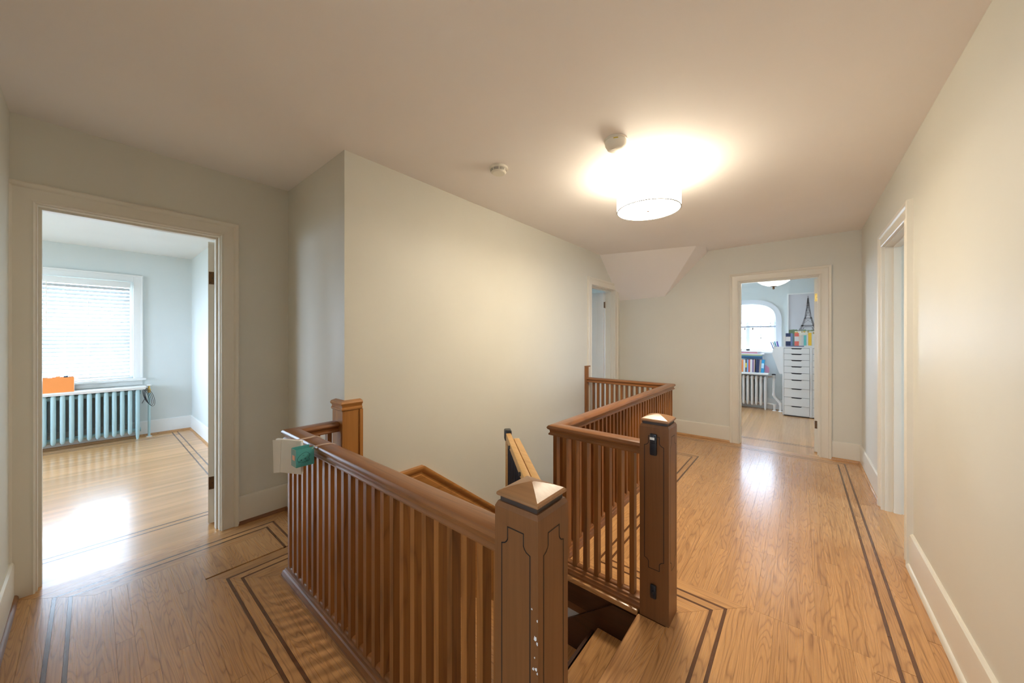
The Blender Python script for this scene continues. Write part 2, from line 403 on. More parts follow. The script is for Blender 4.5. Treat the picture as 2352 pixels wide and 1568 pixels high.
# study
wall_y('wall_study_door', YF+RW,YF+2*RW, -1.9,1.7, 0,CE, ROOM, 'daylight-tinted inner wall around the study doorway', [op(D2)])
wall_x('wall_study_side', -2.0,-1.9, YF+2*RW,8.3, 0,CE, ROOM, 'daylight-tinted side wall of the study', [(5.85,7.85,0.85,2.15)])
wall_x('wall_study_end', 1.7,1.8, YF+RW,8.3, 0,CE, ROOM, 'daylight-tinted end wall of the study')
AX, AH, ASP, ASILL, ARISE = -0.80, 0.45, 1.66, 1.08, 0.34
def arch_z(x, h=AH, rise=ARISE): 
    t = max(-1,min(1,(x-AX)/h)); return ASP + rise*(1-abs(t)**2.6)**(1/2.6)
m = MB(); YS = 8.23
m.box(-2.0,AX-AH,YS,YS+0.16,0,CE); m.box(AX+AH,1.8,YS,YS+0.16,0,CE); m.box(AX-AH,AX+AH,YS,YS+0.16,0,ASILL)
xs = [AX+AH*math.cos(math.pi*(1-i/28)) for i in range(29)]
for a,b in zip(xs,xs[1:]): m.poly([(a,YS,arch_z(a)),(b,YS,arch_z(b)),(b,YS,CE),(a,YS,CE)],(0,0.16,0))
tag(m.build('wall_study_window', ROOM), 'daylight-tinted study wall with the arched window opening', 'wall', kind='structure')
# rooms behind the other two doors
wall_x('wall_stair_room_door', XB-2*RW,XB-RW, 3.6,6.6, 0,CE, ROOM, 'inner wall around the stairwell wall doorway', [op(D3)])
wall_x('wall_stair_room_window', -4.5,-4.4, 3.6,6.6, 0,CE, ROOM, 'window wall of the room behind the stairwell wall door', [(4.7,5.7,0.9,2.1)])
wall_y('wall_stair_room_end', 6.6,6.7, -4.5,XB-RW, 0,CE, ROOM, 'end wall of the room behind the stairwell wall door')
wall_y('wall_stair_room_near', 3.5,3.6, -4.5,XB-RW, 0,CE, ROOM, 'near wall of the room behind the stairwell wall door')
wall_x('wall_side_room_door', XR+RW,XR+2*RW, 2.3,4.6, 0,CE, ROOM, 'inner wall around the side doorway', [op(D4)])
wall_x('wall_side_room_window', 2.8,2.9, 2.3,4.6, 0,CE, ROOM, 'window wall of the room through the side doorway', [(2.8,3.8,0.8,2.1)])
wall_y('wall_side_room_end', 4.6,4.7, XR+RW,2.9, 0,CE, ROOM, 'end wall of the room through the side doorway')
wall_y('wall_side_room_near', 2.2,2.3, XR+RW,2.9, 0,CE, ROOM, 'near wall of the room through the side doorway')
# stairwell shaft below the hall
wall_x('wall_well_right', -1.16,-1.09, 1.75,4.2, -2.9,-0.20, PLASTER, 'plaster wall under the long railing of the stairwell')
wall_y('wall_well_end', 4.13,4.2, XB,-1.09, -2.9,-0.20, PLASTER, 'plaster end wall of the stairwell')
wall_y('wall_well_near', 0.69,0.77, XB,-0.5, -2.9,-0.20, PLASTER, 'plaster wall under the near railing of the stairwell')
wall_x('wall_well_left', XB-RW,XB, 0.69,YA, -2.9,-0.20, PLASTER, 'plaster wall under the short railing of the stairwell')
wall_y('wall_well_side', 1.75,1.82, -1.09,-0.5, -2.9,-0.20, PLASTER, 'plaster wall beside the top stair treads')
wall_x('wall_well_head', -0.56,-0.50, 0.77,1.75, -2.9,-0.20, PLASTER, 'plaster wall below the top stair')
slab('floor', XB-RW,-0.5,0.69,4.2,-2.95,-2.85,OAKY,'floor at the foot of the stairwell','floor')

# ------------------------------------------------------------------ baseboards
BPROF = [(0,0),(0,0.20),(0.006,0.20),(0.014,0.192),(0.016,0.18),(0.016,0.0)]
SHOE  = [(0.016,0),(0.016,0.024),(0.022,0.022),(0.028,0.014),(0.030,0)]
def baseboard(name, path, label, mat=TRIM, shoemat=None, flip=False):
    m = MB(); pr = [((-a if flip else a), b) for a,b in BPROF]; m.sweep([(x,y,0) for x,y in path], (0,0,1), pr)
    o = tag(m.build(name, mat), label, 'baseboard', kind='structure')
    if shoemat:
        m = MB(); pr = [((-a if flip else a), b) for a,b in SHOE]; m.sweep([(x,y,0) for x,y in path], (0,0,1), pr); m.build('shoe_moulding', shoemat, o)
    return o
CW = 0.10
baseboard('baseboard_left', [(XL,YA),(XL,D1[1]+CW)], 'cream baseboard with dark shoe strip beside the blue room door', shoemat=MAHY, flip=True)
baseboard('baseboard_alcove', [(XL,YA),(-2.30,YA)], 'cream baseboard along the short wall by the stair corner', shoemat=MAHX)
baseboard('baseboard_near', [(-0.9,YN),(XL,YN)], 'cream baseboard running up to the blue room door casing', shoemat=MAHX)
baseboard('baseboard_far', [(XB,YF),(D2[0]-CW,YF)], 'cream baseboard between the stair corner and the study door', shoemat=OAKX)
baseboard('baseboard_corner', [(D2[1]+CW,YF),(XR,YF),(XR,D4[1]+CW)], 'cream baseboard turning the corner beside the study door', shoemat=OAKY)
baseboard('baseboard_right', [(XR,D4[0]-CW),(XR,-2.2)], 'cream baseboard along the long bare wall', shoemat=TRIM)
baseboard('baseboard_blue_room', [(-6.97,-2.6),(-6.97,0.96),(-3.6,0.96)], 'white baseboard around the blue room corner', mat=WHITE, shoemat=OAKX)
baseboard('baseboard_study', [(-1.9,YS),(1.7,YS)], 'white baseboard under the arched study window', mat=WHITE)

# ------------------------------------------------------------------ door frames
CPROF = [(0,0),(0,0.018),(0.006,0.022),(0.012,0.018),(0.020,0.016),(0.070,0.016),(0.075,0.022),(0.082,0.028),(0.094,0.030),(0.10,0.026),(0.10,0)]
def door_frame(name, wall, d, depth, normal, label, mat=TRIM):
    """wall = ('x', value) or ('y', value); normal = outward sign towards the hall; depth = wall thickness"""
    root = empty(name, label=label, cat='doorway', kind='structure')
    ax, c = wall; a,b = d
    def P(u,out,z): return (c+normal*out, u, z) if ax == 'x' else (u, c+normal*out, z)
    def bx(mm,u0,u1,o0,o1,z0,z1):
        p,q = P(u0,o0,z0),P(u1,o1,z1); mm.box(min(p[0],q[0]),max(p[0],q[0]),min(p[1],q[1]),max(p[1],q[1]),z0,z1)
    up = Vector(P(0,1,0))-Vector(P(0,0,0))
    # casing swept up one side, over the head and down the other, outline offset outwards
    path = [P(a,0,0),P(a,0,HEAD),P(b,0,HEAD),P(b,0,0)]
    dirv = Vector(path[1])-Vector(path[0]); sidev = dirv.cross(up).normalized()
    out_u = (Vector(P(a-1,0,0))-Vector(P(a,0,0)))
    sg = 1 if sidev.dot(out_u) > 0 else -1
    prof = [(sg*(x+0.006), y) for x,y in CPROF]
    cp = [Vector(p) for p in path]
    def leg(p0,p1,m0,m1): MB().sweep([p0,p1],up,prof,m0,m1)
    # separate boards with mitres
    for i,(p0,p1,e0,e1) in enumerate(((cp[0],cp[1],None,sg),(cp[1],cp[2],-sg,sg),(cp[2],cp[3],-sg,None))):
        n = MB(); path_ = [p0,p1]
        d1 = (p1-p0).normalized(); s1 = d1.cross(up).normalized()
        rings = []
        for p,e in ((p0,e0),(p1,e1)):
            rings.append([n.bm.verts.new(p + s1*x + up*y + (d1*(x*e) if e else Vector())) for x,y in prof])
        k = len(prof)
        for j in range(k): n.bm.faces.new((rings[0][j],rings[0][(j+1)%k],rings[1][(j+1)%k],rings[1][j]))
        n.bm.faces.new(rings[0]); n.bm.faces.new(rings[1][::-1])
        n.build('casing', mat, root)
    # jamb boards and stops
    for u0,u1 in ((a-JT+0.0005,a),(b,b+JT-0.0005)):
        n = MB(); bx(n,u0,u1,0.0005,-depth-0.0005,0,HEAD); n.build('jamb', mat, root)
    n = MB(); bx(n,a-JT+0.0005,b+JT-0.0005,0.0005,-depth-0.0005,HEAD,HEAD+JT-0.0005); n.build('head_jamb', mat, root)
    n = MB(); bx(n,a,a+0.012,-0.045,-0.085,0,HEAD); bx(n,b-0.012,b,-0.045,-0.085,0,HEAD); bx(n,a+0.012,b-0.012,-0.045,-0.085,HEAD-0.012,HEAD); n.build('door_stop', mat, root)
    return root
def door_leaf(root, w, h, loc, rz, mat, hinge_zs, hmats):
    """leaf along local +x from its hinge edge, 40 mm thick in local y"""
    leaf = MB()
    leaf.box(0,w,0,0.038,0.012,h)
    o = leaf.build('door_leaf', mat, root); o.location = loc; o.rotation_euler = (0,0,rz)
    for (x0,x1,z0,z1) in ((0.115,w-0.115,0.25,0.92),(0.115,w-0.115,1.06,h-0.13)):
        for y0,y1 in ((-0.0035,0.0),(0.038,0.0415)):
            n = MB()
            for r in ((x0,x1,z0,z0+0.018),(x0,x1,z1-0.018,z1),(x0,x0+0.018,z0+0.018,z1-0.018),(x1-0.018,x1,z0+0.018,z1-0.018)):
                n.box(r[0],r[1],y0,y1,r[2],r[3])
            n.build('panel_moulding', mat, o)
    for z,hm in zip(hinge_zs,hmats):
        n = MB(); n.box(-0.003,0.0,0.006,0.034,z-0.045,z+0.045); n.tube([(-0.004,-0.004,z-0.05),(-0.004,-0.004,z+0.05)],0.005,8)
        h_ = n.build('hinge', hm, o)
        n = MB()
        for zz,yy in ((z-0.032,0.024),(z,0.014),(z+0.032,0.024)): n.box(-0.0042,-0.003,yy-0.003,yy+0.003,zz-0.003,zz+0.003)
        n.build('screw', GROOVE, h_)
    return o
d1 = door_frame('door_1',('x',XL),D1,2*RW,1,'cream framed doorway opening into the blue room with the radiator')
door_leaf(d1,0.72,2.04,(XL-2*RW-0.006,D1[1]+0.002,0),math.pi-0.26,TRIM,(1.78,0.30),(BRONZE,BRONZE)) 
d2 = door_frame('door_2',('y',YF),D2,2*RW,-1,'cream framed doorway opening into the study with the drawer unit')
door_leaf(d2,0.74,2.04,(D2[1]+0.001,YF+2*RW+0.006,0),math.pi/2-0.05,TRIM,(1.82,0.33),(BRASS,BRONZE))
d3 = door_frame('door_3',('x',XB),D3,2*RW,1,'cream framed doorway in the stairwell wall below the sloped ceiling')
door_leaf(d3,0.74,2.04,(XB-2*RW-0.005,D3[1]-0.005,0),math.pi,WHITE,(1.85,0.25),(BRONZE,BRONZE))
d4 = door_frame('door_4',('x',XR),D4,2*RW,-1,'narrow cream framed side doorway in the long right hall wall')

# ------------------------------------------------------------------ railings
RAILP = [(0,.830),(.024,.830),(.036,.8255),(.042,.818),(.043,.812),(.040,.805),(.034,.801),(.030,.797),(.0285,.785),(.033,.781),(.036,.776),(.0345,.770),(.027,.768)]
RAILF = RAILP + [(-a,b) for a,b in RAILP[::-1] if a > 0]
SHOEP = [(.043,0),(.043,.012),(.039,.018),(.036,.028),(.030,.032),(.026,.042),(.0185,.045)]
SHOEF = SHOEP + [(-a,b) for a,b in SHOEP[::-1]]
PITCH = 0.066; BW = 0.012; BD = 0.018
_b = MB(); _b.box(-BW,BW,-BD,BD,0.044,0.770); BAL = _b.mesh('baluster', MAHZ)
_f = MB()
fp = [(-.0165,.044)]+[(0.0165*math.cos(math.pi*(1-i/8)), .048+.010*math.sin(math.pi*i/8)) for i in range(9)]+[(.0165,.044)]
_f.poly([(-(PITCH-2*BW)/2, a, b) for a,b in fp], (PITCH-2*BW,0,0)); FIL = _f.mesh('fillet', MAHX)
def seg_sweep(p0,p1,prof,m0,m1,name,mat,parent):
    p0,p1 = Vector(p0),Vector(p1); d = (p1-p0).normalized(); up = Vector((0,0,1)); s = d.cross(up)
    n = MB(); rings = []
    for p,e in ((p0,m0),(p1,m1)):
        rings.append([n.bm.verts.new(p+s*a+up*b+d*(a*e)) for a,b in prof])
    k = len(prof)
    for j in range(k): n.bm.faces.new((rings[0][j],rings[0][(j+1)%k],rings[1][(j+1)%k],rings[1][j]))
    n.bm.faces.new(rings[0]); n.bm.faces.new(rings[1][::-1])
    return n.build(name, mat, parent, angle=30)
def balusters(parent, p0, p1, first, n, pitch=PITCH):
    p0,p1 = Vector(p0),Vector(p1); d = (p1-p0).normalized(); rz = math.atan2(d.y,d.x)
    for i in range(n):
        p = p0 + d*(first+i*pitch)
        inst('baluster', BAL, parent, p, rz=rz)
        if i < n-1: inst('fillet', FIL, parent, p+d*pitch/2, (1 if pitch==PITCH else (pitch-2*BW)/(PITCH-2*BW),1,1), rz)
# near railing: from the near newel to the corner, then to the wall
nr = empty('stair_railing', (-1.4,0.725,0), label='dark wooden railing along the near side of the stairwell, with a card hung on it', cat='railing')
def loc(parent, p): return Vector(p)-parent.location
A0,A1,A2 = (-0.6055,0.732,0),(-2.229,0.732,0),(-2.229,0.977,0)
a0,a1,a2 = (loc(nr,p) for p in (A0,A1,A2))
# travelling -x: right-hand side is +y ; corner turns right
seg_sweep(a0,a1,RAILF,0,-1,'handrail',MAHX,nr); seg_sweep(a1,a2,RAILF,1,0,'handrail',MAHY,nr)
seg_sweep(a0,a1,SHOEF,0,-1,'shoe_rail',MAHX,nr); seg_sweep(a1,a2,SHOEF,1,0,'shoe_rail',MAHY,nr)
balusters(nr,a1,a0,0.0,25); balusters(nr,a1,a2,0.066,3)
# far railing
fr = empty('stair_railing', (-1.125,3.0,0), label='dark wooden railing wrapping the far side of the stairwell, near the study door', cat='railing')
B0,B1,B2,B3 = (-0.6055,1.780,0),(-1.125,1.780,0),(-1.125,4.165,0),(XB+0.02,4.165,0)
b0,b1,b2,b3 = (loc(fr,p) for p in (B0,B1,B2,B3))
for pr,nm in ((RAILF,'handrail'),(SHOEF,'shoe_rail')):
    seg_sweep(b0,b1,pr,0,-1,nm,MAHX,fr); seg_sweep(b1,b2,pr,1,1,nm,MAHY,fr); seg_sweep(b2,b3,pr,-1,0,nm,MAHX,fr)
balusters(fr,b1,b0,0.0,8); balusters(fr,b1,b2,PITCH,36,(2.385)/36); balusters(fr,b2,b3,PITCH*0.95,15,PITCH*0.95)

# ------------------------------------------------------------------ newels
def newel(x,y,label,latches=False,lower=0.0):
    r = empty('newel_post',(x,y,0),label=label,cat='newel post')
    h = 0.0675
    m = MB(); m.box(-h,h,-h,h,-lower,0.920); 
    # chamfered shoulder
    v0 = [m.bm.verts.new((sx*h,sy*h,0.920)) for sx,sy in ((-1,-1),(1,-1),(1,1),(-1,1))]
    v1 = [m.bm.verts.new((sx*0.062,sy*0.062,0.932)) for sx,sy in ((-1,-1),(1,-1),(1,1),(-1,1))]
    for j in range(4): m.bm.faces.new((v0[j],v0[(j+1)%4],v1[(j+1)%4],v1[j]))
    m.bm.faces.new(v1)
    m.build('post', POST, r)
    m = MB()
    for a,b,z0,z1 in ((0.0575,0.0575,0.932,0.944),):
        v0 = [m.bm.verts.new((sx*a,sy*a,z0)) for sx,sy in ((-1,-1),(1,-1),(1,1),(-1,1))]
        v1 = [m.bm.verts.new((sx*b,sy*b,z1)) for sx,sy in ((-1,-1),(1,-1),(1,1),(-1,1))]
        for j in range(4): m.bm.faces.new((v0[j],v0[(j+1)%4],v1[(j+1)%4],v1[j]))
        m.bm.faces.new(v0); m.bm.faces.new(v1)
    m.build('neck', NECKM, r)
    m = MB()
    prof = [(0.058,0.944),(0.063,0.9455),(0.0655,0.949),(0.0645,0.954),(0.060,0.958),(0.040,0.9665),(0.020,0.973),(0.004,0.977)]
    prev = None
    for a,z in prof:
        v = [m.bm.verts.new((sx*a,sy*a,z)) for sx,sy in ((-1,-1),(1,-1),(1,1),(-1,1))]
        if prev:
            for j in range(4): m.bm.faces.new((prev[j],prev[(j+1)%4],v[(j+1)%4],v[j]))
        else: m.bm.faces.new(v)
        prev = v
    m.bm.faces.new(prev)
    m.build('cap', CAPW, r, angle=14)
    # incised stepped panel line on every face
    top,bot,s = 0.878,0.245,0.036
    half = [(0.0,top),(0.025,top),(0.025,top-0.030),(0.028,top-s),(0.034,top-s-0.006),(0.0445,top-s-0.010),(0.0445,bot+s+0.010),(0.034,bot+s+0.006),(0.028,bot+s),(0.025,bot+0.030),(0.025,bot),(0.0,bot)]
    out = half + [(-a,z) for a,z in half[::-1] if a > 0]
    for k in range(4):
        m = MB(); R = Matrix.Rotation(k*math.pi/2,3,'Z')
        n = len(out)
        for i in range(n):
            (u0,z0),(u1,z1) = out[i],out[(i+1)%n]
            d = Vector((u1-u0,0,z1-z0)); 
            if d.length < 1e-6: continue
            d.normalize(); q = Vector((-d.z,0,d.x))*0.0015; e = d*0.001
            pts = [Vector((u0,-h-0.0004,z0))-e+q, Vector((u1,-h-0.0004,z1))+e+q, Vector((u1,-h-0.0004,z1))+e-q, Vector((u0,-h-0.0004,z0))-e-q]
            m.bm.faces.new([m.bm.verts.new(R@p) for p in pts])
        m.build('panel_groove', GROOVE, r)
    if latches:
        m = MB(); m.box(-0.016,0.016,-h-0.016,-h,0.790,0.893,0.006); m.box(-0.012,0.012,-h-0.026,-h-0.016,0.848,0.888,0.004)
        l = m.build('latch', BLACK, r)
        MB().box(-0.011,0.011,-h-0.0275,-h-0.026,0.868,0.880,0.0006).build('latch_button', PLWHITE, l)
        m = MB(); m.box(-0.015,0.013,-h-0.014,-h,0.11,0.175,0.006); m.box(-0.006,0.006,-h-0.018,-h-0.013,0.13,0.15,0.002)
        m.build('latch', BLACK, r)
    else:
        rnd = random.Random(3)
        for cx,cz,rad in ((0.060,0.646,0.008),(0.0655,0.637,0.005),(0.062,0.575,0.006),(0.054,0.571,0.004),(0.0655,0.566,0.004),(0.0655,0.69,0.004),(0.050,0.71,0.003),(0.058,0.60,0.003)):
            m = MB()
            pts = [(min(cx+rad*rnd.uniform(.5,1.1)*math.cos(a)*0.7,0.0672),-h-0.0005,cz+rad*rnd.uniform(.4,1.2)*math.sin(a)) for a in [i*math.pi/4 for i in range(8)]]
            m.bm.faces.new([m.bm.verts.new(p) for p in pts])
            tag(m.build('paint_chip', WHITE, r), label='small white chip on the post edge')
    return r
newel(-0.5375,0.731,'stout square newel post with pyramid cap and white chips, ending the near railing',lower=0.0)
newel(-0.5375,1.780,'square newel post with black gate latches, ending the far railing',True)
# corner post wrapped around the wall corner and the flat post at the far wall
wp = empty('wall_post',(XB,YA,0),label='wooden corner board with moulded top wrapped around the wall corner at the near railing',cat='wall post')
m = MB(); m.poly([(0.022,0.095,-0.6),(0.0,0.095,-0.6),(0.0,0.0,-0.6),(-0.115,0.0,-0.6),(-0.115,-0.022,-0.6),(0.022,-0.022,-0.6)],(0,0,1.53)); m.build('board', WAINZ, wp)
WPC = [(0,.90),(0.026,.90),(0.030,.905),(0.030,.914),(0.024,.92),(0.026,.93),(0.034,.938),(0.036,.946),(0.030,.955),(0,.962)]
m = MB(); m.sweep([(-0.118,0,0),(0,0,0),(0,0.10,0)],(0,0,1),WPC); m.build('cap_moulding', WAINS, wp)
m = MB(); m.box(0.0,0.030,0.084,0.104,-0.6,0.90); m.build('edge_moulding', WAINZ, wp)
wp2 = empty('wall_post',(XB,4.165,0),label='flat wooden wall post where the far railing meets the stairwell wall',cat='wall post')
m = MB(); m.box(0,0.024,-0.055,0.055,-0.2,0.965,0.003); m.build('board', MAHZ, wp2)
m = MB(); m.box(0,0.030,-0.060,0.060,0.965,0.982,0.004); m.build('cap_moulding', MAHY, wp2)

# ------------------------------------------------------------------ staircase
RIS, RUN = 0.19, 0.25
def maker(root):
    O = Vector(root.location)
    def f(name,mat,x0,x1,y0,y1,z0,z1,bev=0.0):
        m = MB(); m.box(x0-O.x,x1-O.x,y0-O.y,y1-O.y,z0-O.z,z1-O.z,bev); return m.build(name,mat,root)
    return f
st = empty('stair_flight',(-0.9,1.26,-0.57),label='oak stair treads with dark risers going down between the two newel posts',cat='stairs')
sb = maker(st)
for k in range(1,3):
    xn = -0.581-RUN*k
    sb('tread',OAKY,xn,xn+RUN+0.022,0.80,1.721,-RIS*k-0.03,-RIS*k,0.006)
for k in range(1,4):
    xr_ = -0.603-RUN*(k-1)
    sb('riser',STAIRW,xr_-0.015,xr_,0.80,1.721,-RIS*k+0.0005,-RIS*(k-1)-0.031)
for ya,yb in ((1.7215,1.7365),(0.7835,0.7985)):
    m = MB(); m.poly([V(x,ya,z)-Vector(st.location) for x,z in ((-0.62,-0.035),(-0.62,-0.30),(-1.35,-0.57),(-1.35,-0.50),(-0.84,-0.105),(-0.75,-0.035))],(0,yb-ya,0)); m.build('skirt_board',STAIRW,st)
ld = empty('stair_landing',(-1.6,1.26,-0.61),label='oak stair landing in the corner of the stairwell below the near railing',cat='stairs')
maker(ld)('boards',OAKX,XB+0.04,-1.10,0.80,1.72,-3*RIS-0.04,-3*RIS-0.0005)
s2_ = empty('stair_flight',(-1.67,2.9,-2.5),label='oak stair flight descending along the wainscot of the stairwell',cat='stairs')
sb2 = maker(s2_)
for k in range(1,11):
    yn = 1.725+RUN*(k-1)
    sb2('riser',STAIRW,XB+0.045,-1.175,yn,yn+0.015,-RIS*(3+k),-RIS*(2+k)-(0.031 if k>1 else 0.041))
    if k < 10: sb2('tread',OAKX,XB+0.045,-1.175,yn,yn+RUN+0.022,-RIS*(3+k)-0.0305,-RIS*(3+k)-0.0005,0.006)
tr2 = empty('trim_2',(-1.16,1.74,0),label='dark fascia and oak nosing boards edging the stairwell opening',cat='trim',kind='structure')
t2 = maker(tr2)
t2('fascia',STAIRW,-1.16,-0.62,1.737,1.7495,-0.15,-0.03); t2('fascia',STAIRW,-1.1725,-1.16,1.737,4.13,-0.20,-0.03)
t2('fascia',STAIRW,XB+0.001,-0.62,0.7705,0.783,-0.20,-0.03); t2('fascia',STAIRW,XB+0.04,-1.1725,4.117,4.1295,-0.20,-0.03)
t2('well_nosing',OAKX,-1.185,-0.62,1.722,1.75,-0.0295,0.0,0.008); t2('well_nosing',OAKY,-1.185,-1.16,1.75,4.13,-0.0295,0.0,0.008)
t2('well_nosing',OAKX,XB+0.001,-0.62,0.77,0.795,-0.0295,0.0,0.008)

# wainscot along the stairwell wall
wn = empty('trim_1',(XB,1.1,0),label='wooden wainscot with moulded cap following the stairs down the stairwell wall',cat='wainscot',kind='structure')
zt = 0.395
m = MB(); m.poly([(0,0.0,-0.62),(0,0.0,zt),(0,0.468,zt),(0,2.95,zt-2.482*0.76),(0,2.95,-2.5),(0,1.9,-2.5)],(0.014,0,0)); m.build('panel', WAINS, wn)
CAPP = [(0,-0.10),(0.02,-0.10),(0.024,-0.075),(0.024,-0.055),(0.018,-0.05),(0.018,-0.035),(0.028,-0.025),(0.036,-0.012),(0.038,0.0),(0.034,0.010),(0,0.010)]
m = MB(); m.sweep([(0,-0.005,zt),(0,0.468,zt),(0,2.95,zt-2.482*0.76)],(1,0,0),[(-b,a) for a,b in CAPP]); m.build('cap_moulding', WAINS, wn)

# ------------------------------------------------------------------ folding safety gate, swung open
gd = Vector((-0.61,0.57,0)); gl = gd.length; gz = math.atan2(gd.y,gd.x)
gate = empty('safety_gate',(-0.56,0.84,0),gz,'pine safety gate with black bars, swung open behind the near newel post','gate')
def gbox(name,mat,*a,bev=0.003,parent=gate):
    m = MB(); m.box(*a,bev=bev); return m.build(name,mat,parent)
for (x0,x1,y0,y1) in ((0.20,gl-0.015,0.008,0.034),(0.0,0.70,-0.022,0.006)):
    gbox('top_rail',PINE,x0,x1,y0,y1,0.825,0.860); gbox('bottom_rail',PINE,x0,x1,y0,y1,0.075,0.110)
    gbox('stile',PINE,x0,x0+0.03,y0,y1,0.110,0.825); gbox('stile',PINE,x1-0.03,x1,y0,y1,0.110,0.825)
    n = 9; yc = (y0+y1)/2
    for i in range(n):
        xx = x0+0.03+(x1-x0-0.06)*(i+.5)/n
        MB().tube([(xx,yc,0.110),(xx,yc,0.825)],0.007,8).build('bar',BLACK,gate)
m = MB(); m.box(gl-0.045,gl+0.008,0.003,0.039,0.818,0.874,0.008,3); m.build('latch_head',BLACK,gate)
for xx in (0.30,0.62): MB().tube([(xx,0.034,0.842),(xx,0.040,0.842)],0.008,10).build('screw_cap',BLACK,gate)
for zz in (0.2,0.78): gbox('hinge_bracket',BLACK,-0.035,0.0,-0.02,0.004,zz-0.03,zz+0.03)

# ------------------------------------------------------------------ cards hung on the near railing
PAPER = plain('white_paper',(0.86,0.85,0.83),0.7); TEAL = plain('teal_card',(0.09,0.42,0.42),0.55); TEALS = plain('teal_card_spine',(0.17,0.30,0.24),0.6)
ORANGEINK = plain('orange_print',(0.85,0.36,0.20),0.6); INK = plain('ink_blue_black',(0.01,0.03,0.05),0.6); STRING = plain('pale_twine',(0.72,0.55,0.44),0.8)
pk = empty('paper_packet',(-1.975,0.636,0.757),math.radians(25.8),'white folded paper packet tied to the corner of the near railing','paper packet')
m = MB(); m.box(-0.078,0.078,-0.008,0.008,-0.085,0.082,0.003); m.build('packet',PAPER,pk)
m = MB(); m.poly([(-0.080,-0.016,-0.088),(-0.048,-0.010,-0.084),(-0.040,-0.010,0.080),(-0.084,-0.018,0.078)],(0,0.002,0)); m.build('folded_flap',PAPER,pk)
m = MB(); m.poly([(0.056,-0.0095,-0.05),(0.074,-0.0095,-0.05),(0.074,-0.0095,0.075),(0.052,-0.0095,0.075)],(0,0.001,0)); m.build('folded_corner',PAPER,pk)
m = MB()
for dx in (0.0,0.014):
    m.tube([(0.03+dx,0.004,0.080),(0.035+dx,0.025,0.079),(0.05+dx,0.06,0.0775),(0.058+dx,0.10,0.0772),(0.062+dx,0.135,0.06)],0.0016,6)
m.build('string',STRING,pk)
# little open box: front faces +x, side panel faces -y
ck = empty('card_box',(-1.80,0.607,0.745),0,'small teal card box with an ink doodle hanging from the near railing','card box')
CWD, CHT, CD = 0.078,0.082,0.060
m = MB(); m.box(-0.0025,0,0,CWD,0,CHT); m.build('front_panel',TEAL,ck)
m = MB(); m.box(-CD,-0.0026,0,0.0025,0.0,CHT-0.002); m.build('side_panel',TEALS,ck)
m = MB(); m.box(-CD,-CD+0.0025,0.0026,CWD,0.0,CHT); m.box(-CD+0.0026,-0.0026,0.0026,CWD,0.0,0.002); m.build('back_panel',TEAL,ck)
def doodle(strokes,name,parent,x,r=0.0007):
    m = MB()
    for s_ in strokes: m.tube([(x,a*CWD,b*CHT) for a,b in s_],r,5)
    m.build(name,INK,parent)
head = [(0.14,0.32),(0.07,0.40),(0.09,0.52),(0.20,0.65),(0.36,0.75),(0.52,0.79),(0.66,0.74),(0.74,0.63),(0.74,0.50),(0.67,0.44),(0.73,0.38),(0.73,0.30),(0.64,0.24),(0.55,0.26)]
doodle([head,[(0.35,0.60),(0.40,0.64),(0.45,0.60)],[(0.14,0.32),(0.15,0.24),(0.19,0.32),(0.23,0.25),(0.25,0.31)],[(0.28,0.22),(0.33,0.28),(0.38,0.22),(0.44,0.25),(0.50,0.21),(0.53,0.27)],[(0.60,0.36),(0.55,0.32),(0.57,0.27),(0.63,0.29),(0.66,0.35)],[(0.29,0.34),(0.25,0.37),(0.27,0.42),(0.32,0.40),(0.29,0.34)],[(0.50,0.38),(0.46,0.42),(0.50,0.47),(0.56,0.43),(0.50,0.38)],[(0.28,0.36),(0.29,0.40)],[(0.50,0.40),(0.52,0.45)]],'doodle',ck,0.0004)
m = MB(); m.box(-0.044,-0.016,-0.0008,0,0.030,0.052); m.build('printed_spot',ORANGEINK,ck)
m = MB()
for k in range(2):
    dx = 0.012*k
    m.tube([(-0.004,CWD-0.012,CHT-0.012),(-0.004+dx,CWD,CHT),(0.006+dx,CWD+0.025,0.0865),(0.016+dx,CWD+0.06,0.0872),(0.022+dx,CWD+0.085,0.080)],0.0016,6)
m.build('string',STRING,ck)

# ------------------------------------------------------------------ ceiling lamp and detectors
SHADE = emit('glowing_lamp_shade',(1.0,0.89,0.69),2.7*LAMP); DIFF = emit('glowing_lamp_diffuser',(1.0,0.89,0.69),12.5*LAMP)
CHROME = plain('brushed_steel',(0.55,0.52,0.48),0.3,0.9)
lx,ly = -0.83,2.52
lamp = empty('ceiling_lamp',(lx,ly,CE),label='white drum ceiling lamp glowing over the hall',cat='ceiling lamp')
ZB,ZT,LR = 2.25-CE,2.435-CE,0.212
m = MB(); m.lathe((0,0,0),[(LR,ZB),(LR,ZT),(LR-0.003,ZT),(LR-0.003,ZB)],64,True); sh_ = m.build('shade',SHADE,lamp); sh_.data.materials.append(WHITE)
for p in sh_.data.polygons:                       # only the outer fabric glows
    if p.normal.x*p.center.x+p.normal.y*p.center.y < 0.05: p.material_index = 1
m = MB(); m.lathe((0,0,0),[(0,ZB+0.004),(LR-0.0035,ZB+0.004),(LR-0.0035,ZB+0.008),(0,ZB+0.008)],64); df_ = m.build('diffuser',DIFF,lamp); df_.data.materials.append(WHITE)
for p in df_.data.polygons:
    if p.normal.z > -0.5: p.material_index = 1
m = MB(); m.lathe((0,0,0),[(LR-0.0045,ZB-0.001),(LR+0.0012,ZB-0.001),(LR+0.0012,ZB+0.0035),(LR-0.0045,ZB+0.0035)],64,True); m.build('rim',plain('rim_dark_steel',(0.22,0.21,0.19),0.5),lamp)
